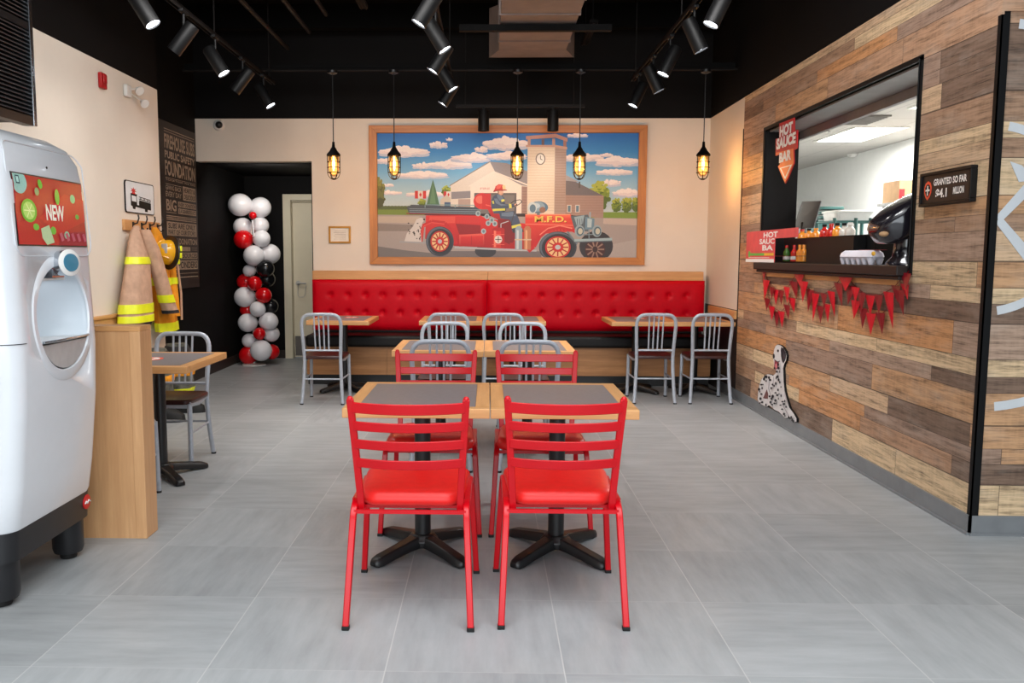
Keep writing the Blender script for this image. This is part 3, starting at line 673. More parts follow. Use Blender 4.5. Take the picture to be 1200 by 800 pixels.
# fire engine
RED, DRED, LRED = (200, 30, 32), (150, 16, 22), (226, 78, 62)
pa.oval(500, 548, 42, 26, (58, 60, 66)); pa.oval(934, 528, 66, 60, (52, 50, 54)); pa.oval(930, 540, 40, 40, (70, 40, 40))
for i in range(10): a = i * PI / 5; pa.line([(930, 540), (930 + 36 * math.cos(a), 540 + 36 * math.sin(a))], 6, (150, 120, 104))
pa.oval(930, 540, 10, 12, (60, 40, 40))
pa.fade([(265, 408), (480, 408), (500, 420), (660, 440), (660, 545), (480, 532), (380, 528), (262, 500)], (222, 44, 40), (170, 14, 20))
pa.poly([(280, 412), (380, 412), (380, 438), (275, 440)], LRED); pa.poly([(384, 414), (474, 414), (474, 438), (384, 438)], (210, 46, 42))
pa.poly([(382, 440), (480, 446), (480, 480), (396, 482)], DRED); pa.fade([(396, 484), (494, 478), (494, 526), (396, 530)], (236, 96, 78), (176, 20, 24)); pa.fade([(402, 491), (490, 487), (490, 521), (402, 525)], (222, 48, 44), (184, 22, 26)); pa.line([(444, 488), (444, 524)], 1.5, (150, 16, 20))
pa.poly([(190, 378), (208, 366), (470, 376), (482, 408), (200, 404)], (66, 78, 88))
for q in (382, 389, 396): pa.line([(200, q), (474, q + 4)], 2, (142, 164, 176))
pa.line([(188, 400), (470, 408)], 4, (150, 30, 30)); pa.line([(262, 366), (470, 368)], 3, (126, 160, 162)); pa.line([(262, 366), (262, 378)], 3, (126, 160, 162)); pa.line([(380, 367), (380, 378)], 3, (126, 160, 162)); pa.line([(470, 368), (480, 390)], 3, (126, 160, 162))
pa.line([(244, 516), (252, 450), (288, 432), (340, 438), (366, 470), (384, 520)], 14, RED); pa.line([(246, 500), (256, 450), (288, 436), (338, 442)], 4, LRED)
pa.line([(160, 512), (268, 516)], 6, (160, 164, 168)); pa.line([(378, 534), (700, 546)], 7, (186, 190, 192))
def wheel(cx, cy, rx, ry):
    pa.oval(cx, cy, rx, ry, (56, 64, 74), 32); pa.oval(cx - rx * .03, cy - ry * .03, rx * .93, ry * .93, (92, 104, 116), 32); pa.oval(cx + 2, cy + 2, rx * .88, ry * .88, (46, 52, 60), 32); pa.oval(cx, cy, rx * .74, ry * .76, (30, 32, 36), 28); pa.oval(cx, cy, rx * .68, ry * .70, (196, 32, 32), 28); pa.oval(cx, cy, rx * .58, ry * .60, (236, 198, 140), 28)
    for i in range(12):
        a = i * PI / 6; pa.line([(cx, cy), (cx + rx * .56 * math.cos(a), cy + ry * .58 * math.sin(a))], 5, (168, 40, 34))
    pa.oval(cx, cy, rx * .30, ry * .30, (204, 36, 34), 20); pa.oval(cx, cy, rx * .15, ry * .15, (190, 200, 204), 16)
wheel(320, 510, 55, 59)
pa.oval(486, 352, 34, 32, (214, 46, 42)); pa.oval(478, 346, 18, 16, (232, 110, 92)); pa.rect(486, 322, 520, 384, (206, 40, 38))
pa.fade([(500, 366), (524, 372), (540, 398), (586, 404), (590, 440), (560, 430), (520, 410)], (214, 40, 40), (150, 14, 20)); pa.line([(500, 366), (524, 372), (540, 398), (586, 404)], 3, (240, 110, 96)); pa.poly([(548, 424), (600, 420), (640, 470), (600, 524), (548, 500)], (128, 14, 20)); pa.line([(560, 500), (560, 440), (590, 430)], 3, (190, 200, 204)); pa.line([(596, 520), (640, 520)], 10, (176, 24, 28))
NV, NL, ND_, BND = (66, 84, 110), (104, 126, 150), (42, 54, 74), (222, 222, 96)
pa.poly([(522, 348), (530, 332), (544, 324), (560, 326), (572, 338), (576, 360), (580, 384), (572, 402), (532, 400), (522, 378)], NV); pa.poly([(544, 326), (560, 328), (570, 342), (560, 352), (546, 346)], NL); pa.poly([(566, 356), (576, 362), (580, 388), (566, 398)], ND_)
pa.poly([(524, 352), (544, 346), (550, 356), (528, 363)], BND); pa.poly([(526, 382), (576, 380), (576, 388), (528, 391)], BND); pa.poly([(560, 346), (572, 344), (574, 352), (562, 355)], BND)
pa.poly([(528, 340), (546, 338), (560, 360), (590, 364), (614, 362), (616, 372), (590, 380), (560, 380), (534, 364)], NV); pa.poly([(532, 342), (544, 341), (558, 362), (588, 367), (560, 370), (540, 360)], NL); pa.poly([(590, 362), (600, 362), (602, 378), (592, 380)], BND); pa.oval(618, 367, 7, 6, (222, 172, 146), 12)
pa.poly([(546, 322), (552, 312), (566, 312), (568, 324), (560, 330)], (206, 150, 124)); pa.oval(559, 314, 10, 11, (226, 178, 150), 16); pa.oval(566, 318, 4, 5, (232, 190, 164), 10); pa.oval(563, 311, 1.6, 1.4, (50, 40, 36), 8); pa.line([(562, 321), (568, 320)], 1.6, (160, 80, 70)); pa.line([(548, 310), (549, 322)], 4, (110, 84, 60))
pa.poly([(528, 316), (534, 306), (538, 294), (550, 286), (566, 288), (574, 296), (576, 306), (584, 310), (562, 308), (546, 311)], (196, 44, 42)); pa.poly([(540, 296), (550, 288), (562, 290), (556, 302), (542, 305)], (226, 96, 84)); pa.line([(530, 315), (548, 310), (582, 309)], 3, (132, 22, 26)); pa.poly([(564, 291), (576, 290), (578, 306), (566, 306)], (238, 214, 160))
pa.poly([(552, 396), (610, 390), (628, 416), (640, 452), (640, 466), (604, 470), (602, 446), (594, 424), (558, 420)], NV); pa.poly([(562, 398), (606, 393), (618, 410), (590, 412), (562, 410)], NL); pa.poly([(598, 428), (606, 446), (606, 466), (600, 446)], ND_); pa.poly([(602, 448), (637, 440), (640, 450), (603, 459)], BND); pa.poly([(604, 462), (644, 456), (650, 472), (608, 476)], (52, 48, 50))
pa.line([(596, 362), (612, 350), (634, 346), (642, 354), (628, 366), (604, 372)], 3, (52, 50, 52)); pa.line([(622, 362), (600, 440)], 3, (70, 66, 66))
for cx_, cy_ in ((510, 438), (492, 470), (536, 440), (505, 412), (470, 400), (524, 426)): pa.oval(cx_, cy_, 10, 11, (168, 188, 194), 12); pa.oval(cx_, cy_, 5, 6, (104, 130, 142), 10)
pa.fade([(655, 402), (832, 402), (846, 440), (846, 470), (720, 480), (690, 520), (664, 548), (655, 440)], (236, 76, 56), (176, 16, 22)); pa.fade([(655, 404), (830, 404), (838, 424), (655, 424)], (244, 116, 84), (220, 52, 42)); pa.line([(655, 441), (842, 446)], 2.5, (244, 140, 110)); pa.line([(655, 404), (830, 404)], 2.5, (250, 170, 136))
for q in range(6): pa.line([(750 + q * 13, 452), (756 + q * 13, 468)], 2, (150, 14, 20))
pa.text('M.F.D.', 694, 436, 124, 24, (150, 40, 30)); pa.text('M.F.D.', 692, 434, 124, 24, (246, 204, 92))
pa.poly([(832, 410), (900, 404), (916, 440), (900, 470), (850, 466)], (88, 104, 112)); pa.poly([(846, 414), (886, 406), (880, 440), (858, 450)], (150, 176, 186))
for q in range(5): pa.line([(858 + q * 9, 420), (862 + q * 9, 462)], 2, (60, 76, 86))
pa.poly([(890, 412), (926, 420), (924, 462), (888, 462)], (108, 140, 158)); pa.poly([(898, 418), (916, 422), (914, 454), (898, 454)], (176, 200, 206)); pa.line([(908, 394), (908, 418)], 6, (150, 176, 190))
pa.roundel(706, 376, 38, 24, (190, 214, 226), (88, 124, 150)); pa.oval(682, 378, 18, 23, (206, 220, 222)); pa.oval(684, 380, 12, 16, (96, 128, 150)); pa.oval(722, 386, 12, 12, (150, 110, 90)); pa.rect(700, 396, 712, 406, (110, 120, 128))
pa.line([(668, 548), (690, 530), (712, 490), (744, 462), (790, 452), (836, 462), (864, 474)], 15, RED); pa.line([(712, 484), (744, 458), (790, 447), (840, 458)], 5, (236, 130, 104))
wheel(784, 532, 74, 62)
pa.line([(820, 470), (860, 520)], 6, (110, 128, 136)); pa.line([(848, 506), (996, 500)], 11, (160, 186, 194)); pa.line([(848, 512), (996, 507)], 4, (88, 100, 108)); pa.line([(856, 484), (950, 480)], 4, (120, 142, 150)); pa.line([(904, 462), (906, 500)], 4, (120, 142, 150))
for cx_ in (868, 936): pa.oval(cx_, 468, 19, 23, (150, 170, 178)); pa.oval(cx_ + 2, 469, 14, 18, (86, 110, 122)); pa.oval(cx_ + 3, 469, 9, 12, (196, 196, 178))
pa.rect(526, 462, 574, 536, (186, 26, 28)); pa.rect(530, 464, 560, 534, (214, 46, 40)); pa.rect(533, 466, 541, 532, (240, 124, 100)); pa.line([(526, 482), (574, 482)], 2, (236, 110, 90)); pa.line([(526, 522), (574, 522)], 2, (236, 110, 90)); pa.oval(550, 462, 24, 7, (176, 24, 26)); pa.oval(550, 502, 15, 16, (230, 222, 212)); pa.line([(538, 502), (562, 502)], 3, (60, 56, 56)); pa.line([(550, 490), (550, 514)], 3, (60, 56, 56))
for x_, ca, cb in ((616, (150, 172, 184), (204, 216, 220)), (650, (190, 122, 84), (230, 176, 132))): pa.rect(x_, 458, x_ + 28, 542, ca); pa.rect(x_ + 6, 460, x_ + 14, 540, cb); pa.oval(x_ + 14, 457, 11, 9, ca); pa.rect(x_ - 2, 500, x_ + 30, 505, (214, 190, 160))
pa.poly([(180, 510), (190, 478), (214, 452), (228, 424), (246, 416), (262, 424), (252, 436), (244, 470), (248, 512)], (212, 208, 204))
for i in range(22):
    pa.oval(rc.uniform(196, 244), rc.uniform(436, 505), rc.uniform(1.5, 4), rc.uniform(1.5, 4), (40, 38, 40), 8)
pa.oval(258, 424, 4, 4, (30, 28, 30), 8)
pa.done('canvas', 'picture', FR)

# small framed certificate
t = thing('framed_certificate', 'small gold framed certificate on the cream wall left of the mural', 'picture', (-1.68, 9.6, 1.64))
bm = B()
for lo, hi in (((-1.806, 9.592, 1.545), (-1.556, 9.618, 1.565)), ((-1.806, 9.592, 1.715), (-1.556, 9.618, 1.735)), ((-1.806, 9.592, 1.565), (-1.784, 9.618, 1.715)), ((-1.578, 9.592, 1.565), (-1.556, 9.618, 1.715))): bx(bm, lo, hi)
obj('frame', bm, 'gold', t, smooth=False, bevel=.004, world=True)
bm = B(); bx(bm, (-1.784, 9.606, 1.565), (-1.578, 9.616, 1.715), 0)
for k in range(6): bx(bm, (-1.75 + .012 * (k % 2), 9.6055, 1.59 + k * .018), (-1.61, 9.606, 1.593 + k * .018), 1)
obj('certificate', bm, ['paper', 'sign_tan'], t, smooth=False, world=True)
# dome security camera
t = thing('security_camera', 'small white and black dome security camera high on the back wall', 'camera', tuple(P(257, 147, Y=YB)))
bm = B(); lathe(bm, [(.001, 0), (.062, 0), (.062, .02), (.05, .035), (.001, .036)], axis=(0, -1, 0)); obj('mount', bm, 'white_plastic', t)
bm = B(); ell(bm, (.012, -.05, 0), (.04, .04, .04)); obj('eyeball', bm, 'iron', t)

# ================================================================== BANQUETTE
BL, BR = -1.965, 2.40
bq = thing('banquette', 'long tufted red wall bench with black seat and oak base', 'bench', (.22, 9.3, 0))
def tufted(name, xa, xb, cols):
    bm = B(); nx, nz = int((xb - xa) / .015), 40; za, zb = .575, 1.138
    btn = [(c, z) for c in cols for z in (.775, .97)]
    def d(x, z):
        e = min(x - xa, xb - x); f = min(z - za, zb - z)
        v = .035 * (1 - math.exp(-e / .025)) * (1 - math.exp(-max(f, 0) / .03)) 
        for c, q in btn:
            r2 = (x - c) ** 2 + (z - q) ** 2
            if r2 < .03: v -= .026 * math.exp(-r2 / .0007) + .004 * math.exp(-r2 / .004)
        return v
    g = []
    for j in range(nz + 1):
        z = za + (zb - za) * j / nz
        g.append([bm.verts.new((xa + (xb - xa) * i / nx, 9.43 - d(xa + (xb - xa) * i / nx, z), z)) for i in range(nx + 1)])
    for j in range(nz):
        for i in range(nx): bm.faces.new((g[j][i], g[j][i + 1], g[j + 1][i + 1], g[j + 1][i]))
    bx(bm, (xa, 9.431, za), (xb, 9.5, zb))
    o = obj(name, bm, 'bench_red', bq, world=True, angle=60)
    for c, q in btn:
        b2 = B(); ell(b2, (c, 9.43 - d(c, q) - .001, q), (.011, .006, .011), 10, 6); obj('button', b2, 'bench_red', o, world=True)
tufted('backrest', BL, -.012, [-1.76 + .1955 * i for i in range(9)])
tufted('backrest', -.008, BR, [.20 + .2 * i for i in range(11)])
for xa, xb in ((BL, .0), (.0, BR - .01)):
    bm = B(); bx(bm, (xa, 9.44, 1.139), (xb - .002, YB, 1.237)); obj('cap_rail', bm, 'oak', bq, smooth=False, bevel=.004, world=True)
bm = B(); bx(bm, (BL, 9.5, .1), (BR, YB, 1.138)); obj('back_frame', bm, 'dark_panel', bq, smooth=False, world=True)
for xa, xb in ((BL, -.012), (-.008, BR)):
    bm = B(); bx(bm, (xa, 9.02, .425), (xb, 9.49, .552)); obj('seat', bm, 'black_vinyl', bq, bevel=.03, world=True, seg=4)
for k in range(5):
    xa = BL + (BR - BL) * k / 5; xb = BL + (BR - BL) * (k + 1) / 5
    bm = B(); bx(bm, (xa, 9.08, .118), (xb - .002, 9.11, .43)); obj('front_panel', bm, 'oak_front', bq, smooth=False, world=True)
bm = B(); bx(bm, (BL, 9.15, 0), (BR, 9.49, .43)); bx(bm, (BL, 9.11, .118), (BL + .02, 9.5, .43)); obj('plinth', bm, 'iron', bq, smooth=False, world=True)

# ================================================================== TABLES
TW, TD, TH = .632, .762, .756
def make_table(label, group, decal):
    t = thing('dining_table', label, 'table', (0, 0, 0), 0, group); w_, d_ = TW / 2, TD / 2; e = .062; zb = TH - .042
    for lo, hi, mt in (((-w_, -d_, zb), (w_, -d_ + e, TH), 'oak'), ((-w_, d_ - e, zb), (w_, d_, TH), 'oak'), ((-w_, -d_ + e, zb), (-w_ + e, d_ - e, TH), 'oak_y'), ((w_ - e, -d_ + e, zb), (w_, d_ - e, TH), 'oak_y')):
        bm = B(); bx(bm, lo, hi); obj('edge_band', bm, mt, t, smooth=False, bevel=.003)
    bm = B(); bx(bm, (-w_ + e, -d_ + e, zb), (w_ - e, d_ - e, TH + .0006)); obj('laminate_top', bm, 'laminate', t, smooth=False)
    if decal:
        bm = B(); cx, cy = decal[:2]
        prism(bm, [(cx + .075 * math.cos(i * PI / 14), cy + .09 * math.sin(i * PI / 14), TH + .0007) for i in range(28)], (0, 0, .0008), 0)
        prism(bm, [(cx + .055 * math.cos(i * PI / 14), cy + .068 * math.sin(i * PI / 14), TH + .0016) for i in range(28)], (0, 0, .0005), 1)
        bx(bm, (cx - .008, cy - .05, TH + .0022), (cx + .008, cy + .05, TH + .0026), 0); bx(bm, (cx - .04, cy - .008, TH + .0022), (cx + .04, cy + .008, TH + .0026), 0)
        obj('shield_decal', bm, ['orange_red', 'letter_white'], t, smooth=False)
    bm = B(); bx(bm, (-.13, -.13, zb - .012), (.13, .13, zb)); bx(bm, (-.03, -.2, zb - .022), (.03, .2, zb - .008)); bx(bm, (-.2, -.03, zb - .022), (.2, .03, zb - .008)); obj('top_plate', bm, 'iron', t, smooth=False)
    bm = B(); lathe(bm, [(.001, .05), (.038, .05), (.038, zb - .01), (.001, zb - .01)]); obj('post', bm, 'iron', t)
    bm = B(); lathe(bm, [(.001, .03), (.07, .03), (.075, .06), (.052, .088), (.001, .09)])
    for k in range(4):
        a = PI / 4 + k * PI / 2; u = Vector((math.cos(a) * .88, math.sin(a), 0)).normalized(); v = Vector((-u.y, u.x, 0)); rs = []
        for s_, wd, zl, zh in ((.02, .042, .03, .085), (.10, .038, .028, .074), (.20, .034, .016, .058), (.275, .034, .004, .046), (.305, .030, .002, .036), (.318, .018, .006, .026)):
            c = u * s_
            rs.append([c + v * wd * sx_ + Vector((0, 0, zz)) for sx_, zz in ((-1, zl), (1, zl), (1, (zl + zh) / 2), (.7, zh), (-.7, zh), (-1, (zl + zh) / 2))])
        rings(bm, rs)
        cyl(bm, u * .285 + Vector((0, 0, 0)), u * .285 + Vector((0, 0, .02)), .014, seg=10)
    obj('pedestal_base', bm, 'iron', t, bevel=.004, angle=50)
    return t
tb = make_table('left table of the front pair, between the four red chairs', 'front pair of tables', None); tb.location = (-.306, 3.93, 0)
dup(tb, (.330, 3.93, 0), 0, 'right table of the front pair, between the four red chairs')
dup(tb, (-.344, 6.14, 0), 0, 'left table of the pair behind the red chairs', 'middle pair of tables')
dup(tb, (.292, 6.14, 0), 0, 'right table of the pair behind the red chairs', 'middle pair of tables')
dup(tb, (-.372, 8.79, 0), 0, 'left one of the two joined tables at the middle of the red bench', 'bench tables')
dup(tb, (.265, 8.79, 0), 0, 'right one of the two joined tables at the middle of the red bench', 'bench tables')
dup(tb, (2.151, 8.79, 0), 0, 'bench table in the right corner beside the plank wall', 'bench tables').scale = (.966, 1, 1)
tc_ = make_table('single table at the left end of the red bench beside the door', 'bench tables', (.06, .12)); tc_.location = (-1.50, 8.76, 0)
td_ = dup(tc_, (1.55, 8.79, 0), 0, 'bench table with a shield emblem, just left of the corner table'); td_.location = (1.538, 8.79, 0); td_.scale = (.966, 1, 1)
te_ = dup(tc_, (-2.075, 5.24, 0), 0, 'single table on the left behind the oak partition', 'partition table'); te_.location = (-2.075, 5.24, 0)
for ch in te_.children:
    if ch.name.startswith('shield_decal'): ch.location = (-.10, -.14, 0)

# ================================================================== CHAIRS
def silver_chair(label, group):
    t = thing('metal_dining_chair', label, 'chair', (0, 0, 0), 0, group)
    def stile(s): return [(s * .195, -.235, 0), (s * .178, -.20, .25), (s * .172, -.185, .44), (s * .178, -.198, .58), (s * .186, -.222, .74)]
    tp = [Vector((.186, -.222, .74))]; L = stile(-1); Rr = stile(1)
    mid = arc(Rr[-1], (.19, -.236, .855), (.10, -.236, .855), 7)[1:] + [Vector((0, -.236, .857))] + arc((-.10, -.236, .855), (-.19, -.236, .855), L[-1], 7)[:-1]
    bm = B(); tube(bm, Rr[2:] + mid + L[::-1][:3], .015, 10, flat=(.011, .0165, False), up=(0, 1, 0)); obj('back_frame', bm, 'brushed', t)
    for s in (-1, 1):
        bm = B(); pts = stile(s)[:3]; fine = arc(pts[0], (s * .176, -.19, .22), pts[2], 6); tube(bm, fine, .015, 10, flat=(.014, .0165, False), up=(0, 1, 0)); obj('leg', bm, 'brushed', t)
        bm = B(); tube(bm, [(s * .192, .205, 0), (s * .186, .195, .43)], .015, 10, flat=(.015, .0165, False), up=(0, 1, 0)); obj('leg', bm, 'brushed', t)
        bm = B(); tube(bm, [(s * .174, -.187, .425), (s * .184, .0, .408), (s * .188, .195, .428)], .01, 8, flat=(.016, .007, False)); obj('side_rail', bm, 'brushed', t)
        bm = B(); tube(bm, [(s * .178, -.198, .235), (s * .188, .2, .235)], .008, 8); obj('stretcher', bm, 'brushed', t)
        for yy, xx in ((-.235, .195), (.205, .192)):
            bm = B(); cyl(bm, (s * xx, yy, 0), (s * xx, yy, .012), .0175, seg=12); obj('foot_glide', bm, 'rubber', t)
    for a_, b_, c_ in ((.178, -.2, .24),):
        bm = B(); tube(bm, [(-a_, b_, c_), (a_, b_, c_)], .008, 8); obj('stretcher', bm, 'brushed', t)
    bm = B(); tube(bm, [(-.174, -.19, .512), (.174, -.19, .512)], .010, 8); obj('cross_bar', bm, 'brushed', t)
    for k in range(4):
        x_ = -.066 + .044 * k
        bm = B(); tube(bm, [(x_ * .96, -.19, .512), (x_, -.215, .70), (x_ * 1.02, -.236, .852)], .007, 8, flat=(.005, .0075, False), up=(0, 1, 0)); obj('spindle', bm, 'brushed', t)
    bm = B(); pr = rrect(-.195, -.19, .195, .215, .05)
    rings(bm, [[(x_ * .985, y_ * .985, .428) for x_, y_ in pr], [(x_, y_, .436) for x_, y_ in pr], [(x_, y_, .452) for x_, y_ in pr], [(x_ * .97, y_ * .97, .459) for x_, y_ in pr], [(x_ * .6, y_ * .6, .452) for x_, y_ in pr]]); obj('seat', bm, 'seat_wood', t)
    for lo, hi in (((-.182, .185, .402), (.182, .2, .43)),):
        bm = B(); bx(bm, lo, hi); obj('apron', bm, 'brushed', t, smooth=False)
    return t
sc = silver_chair('silver metal chair at the single table left on the bench, beside the door', 'silver chairs along the bench'); sc.location = (-1.565, 8.105, 0)
G = 'silver chairs along the bench'
dup(sc, (1.60, 8.26, 0), 0, 'silver metal chair second from the plank wall at the bench tables', G)
dup(sc, (2.135, 8.27, 0), 0, 'silver metal chair in the right corner nearest the plank wall', G)
dup(sc, (-.373, 8.20, 0), 0, 'silver metal chair farthest back in the middle, at the left joined bench table', G)
dup(sc, (.148, 8.20, 0), 0, 'silver metal chair farthest back in the middle, at the right joined bench table', G)
G = 'silver chairs at the middle tables'
dup(sc, (-.352, 6.66, 0), PI, 'silver metal chair on the far side of the left middle table, facing the camera', G)
dup(sc, (.285, 6.66, 0), PI, 'silver metal chair on the far side of the right middle table, facing the camera', G)
dup(sc, (-.305, 5.64, 0), 0, 'silver metal chair on the near side of the left middle table, behind a red chair', G)
dup(sc, (.272, 5.64, 0), 0, 'silver metal chair on the near side of the right middle table, behind a red chair', G)
G = 'silver chairs at the table behind the partition'
dup(sc, (-2.145, 5.64, 0), PI, 'silver metal chair facing the camera at the table behind the oak partition', G)
dup(sc, (-2.145, 4.665, 0), 0, 'silver metal chair hidden behind the oak partition, one leg showing', G)

def red_chair(label, group):
    t = thing('red_dining_chair', label, 'chair', (0, 0, 0), 0, group)
    sq = (.0125, .0125, True)
    for s in (-1, 1):
        rear = [(s * .236, -.295, .012), (s * .218, -.205, .40)] + arc((s * .218, -.205, .40), (s * .216, -.190, .447), (s * .216, -.13, .452), 4)[1:]
        front = [(s * .250, .29, .012), (s * .226, .262, .40)] + arc((s * .226, .262, .40), (s * .224, .256, .445), (s * .222, .20, .450), 4)[1:]
        bm = B(); tube(bm, rear, .012, 4, flat=sq, up=(0, 1, 0)); obj('leg', bm, 'red_paint', t, bevel=.004)
        bm = B(); tube(bm, front, .012, 4, flat=sq, up=(0, 1, 0)); obj('leg', bm, 'red_paint', t, bevel=.004)
        bm = B(); bx(bm, (s * .219 - .0125, -.14, .439), (s * .219 + .0125, .21, .464)); obj('side_rail', bm, 'red_paint', t, smooth=False, bevel=.004)
        bm = B(); tube(bm, [(s * .190, -.165, .415), (s * .194, -.178, .50), (s * .206, -.215, .70), (s * .216, -.252, .866)] + [(s * .2165, -.254, .874)], .012, 4, flat=(.009, .0135, True), up=(0, 1, 0)); ell(bm, (s * .2165, -.254, .874), (.0125, .010, .012), 10, 6); obj('back_post', bm, 'red_paint', t, bevel=.003)
        for xx, yy in ((.236, -.295), (.250, .29)):
            bm = B(); bx(bm, (s * xx - .014, yy - .014, 0), (s * xx + .014, yy + .014, .016)); obj('foot_cap', bm, 'rubber', t, smooth=False, bevel=.003)
    for zc in (.842, .770, .698, .622):
        f = (zc - .5) / .366; hw = .196 + .020 * f; yb = -.178 - .074 * f; hh = .0185 if zc < .84 else .021; rs = []
        for i in range(13):
            u = -1 + i / 6; x_ = hw * u; bow = -.030 * (1 - u * u); sag = -.004 * (1 - u * u)
            rs.append([(x_, yb + bow - .005, zc - hh + sag), (x_, yb + bow + .005, zc - hh + sag), (x_, yb + bow + .005 - .006, zc + hh + sag), (x_, yb + bow - .005 - .006, zc + hh + sag)])
        bm = B(); rings(bm, [[Vector(p) for p in r] for r in rs]); obj('back_slat', bm, 'red_paint', t, bevel=.003, angle=50)
    for a_, b_, c_ in ((.215, -.198, .428), (.222, .245, .425)):
        bm = B(); tube(bm, [(-a_, b_, c_), (a_, b_, c_)], .008, 4, flat=(.007, .007, True)); obj('cross_rail', bm, 'red_paint', t, smooth=False)
    bm = B()
    def ring(sc_, z_, back=0): return [Vector((x_ * sc_, y_ * sc_ + .06, z_)) for x_, y_ in [(a * (1 - .12 * max(0, -b / .22)), b) for a, b in rrect(-.222, -.222, .222, .225, .075, 6)]]
    rings(bm, [ring(.96, .438), ring(1.0, .446), ring(1.01, .462), ring(.99, .480), ring(.94, .492), ring(.80, .499), ring(.4, .502)]); obj('seat_cushion', bm, 'red_vinyl', t, angle=70)
    bm = B(); bx(bm, (-.195, -.14, .425), (.195, .25, .438)); obj('seat_pan', bm, 'red_paint', t, smooth=False)
    return t
rc_ = red_chair('front left red ladder-back chair, its back to the camera', 'red ladder-back chairs'); rc_.location = (-.295, 3.350, 0)
G = 'red ladder-back chairs'
dup(rc_, (.292, 3.375, 0), 0, 'front right red ladder-back chair, its back to the camera', G)
dup(rc_, (-.287, 4.42, 0), PI, 'red ladder-back chair facing the camera behind the left front table', G)
dup(rc_, (.272, 4.42, 0), PI, 'red ladder-back chair facing the camera behind the right front table', G)

# ================================================================== OAK PARTITION
t = thing('partition', 'waist-high oak partition beside the white drink machine', 'partition', (-2.36, 4.12, 0))
bm = B(); bx(bm, (-3.075, 4.055, 0), (-1.745, 4.185, 1.035)); obj('panel', bm, 'oak_z', t, smooth=False, world=True)
bm = B(); bx(bm, (-1.745, 4.05, 0), (-1.69, 4.19, 1.035)); obj('end_post', bm, 'oak_z', t, smooth=False, bevel=.003, world=True)
bm = B(); bx(bm, (-3.075, 4.05, 1.035), (-1.69, 4.19, 1.06)); obj('cap', bm, 'oak', t, smooth=False, bevel=.003, world=True)

# ================================================================== DRINK MACHINE
MX = {0.305: -1.866, .33: -1.857, .47: -1.836, .78: -1.806, 1.015: -1.798, 1.29: -1.81, 1.50: -1.818, 1.68: -1.826, 1.80: -1.845, 1.86: -1.875, 1.90: -1.94, 1.912: -2.05}
dm = thing('drink_machine', 'tall white touchscreen drink machine on the left', 'drink machine', (-2.15, 3.53, 0))
YA, YZ = 3.165, 3.875
bm = B(); rs = []
for z_ in sorted(MX):
    xf = MX[z_]; top = max(0, (z_ - 1.72) / .19); sh = .12 * (1 - math.sqrt(max(0, 1 - min(top, 1) ** 2)))
    bot = max(0, (.33 - z_) / .025) * .008
    pr = rrect(-2.62 + sh * .5, YA + sh + bot, xf, YZ - sh - bot, .075, 6)
    rs.append([Vector((x_, y_, z_)) for x_, y_ in pr])
rings(bm, rs)
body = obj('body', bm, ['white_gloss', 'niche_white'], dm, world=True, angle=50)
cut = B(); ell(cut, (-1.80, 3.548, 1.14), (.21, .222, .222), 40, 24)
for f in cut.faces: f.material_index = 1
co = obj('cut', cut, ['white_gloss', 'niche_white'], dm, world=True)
md = body.modifiers.new('niche', 'BOOLEAN'); md.object = co; md.operation = 'DIFFERENCE'; md.solver = 'EXACT'
dg = bpy.context.evaluated_depsgraph_get(); dg.update(); nm = bpy.data.meshes.new_from_object(body.evaluated_get(dg))
body.modifiers.clear(); body.data = nm; bpy.data.objects.remove(co)
def xf_at(z_):
    ks = sorted(MX)
    for a, b in zip(ks, ks[1:]):
        if a <= z_ <= b: return MX[a] + (MX[b] - MX[a]) * (z_ - a) / (b - a)
    return MX[ks[-1]]
# rim round the niche
bm = B(); rs = []
for i in range(48):
    a = i * 2 * PI / 48; ring = []
    for e, dx in ((.218, -.004), (.222, .004), (.246, .005), (.256, -.003)):
        yy, zz = 3.548 + e * math.cos(a), 1.14 + e * math.sin(a) * (1.06 if e > .23 else 1); ring.append(Vector((xf_at(zz) + dx, yy, zz)))
    rs.append(ring)
R_ = [[bm.verts.new(p) for p in r] for r in rs]
for a, b in zip(R_, R_[1:] + R_[:1]):
    for i in range(3): bm.faces.new((a[i], a[i + 1], b[i + 1], b[i]))
obj('niche_rim', bm, 'white_gloss', dm, world=True)
# steel drip tray filling the lower part of the niche
bm = B(); pts = [(3.548 + .214 * math.cos(a), 1.14 + .214 * math.sin(a)) for a in [math.radians(q) for q in range(206, 335, 8)]]
prism(bm, [(-1.80, y_, z_) for y_, z_ in pts], (-.006, 0, 0)); 
tp_ = [(-1.80 - .19 * math.sin(math.radians(q)), 3.548 + .19 * math.cos(math.radians(q)), 1.047) for q in range(0, 181, 12)]
prism(bm, tp_, (0, 0, -.01)); obj('drip_tray', bm, 'tray_steel', dm, smooth=False, world=True)
bm = B(); tube(bm, [(-1.795, 3.36, 1.05), (-1.785, 3.45, 1.05), (-1.785, 3.65, 1.05), (-1.795, 3.74, 1.05)], .006, 8); obj('tray_lip', bm, 'chrome', dm, world=True)
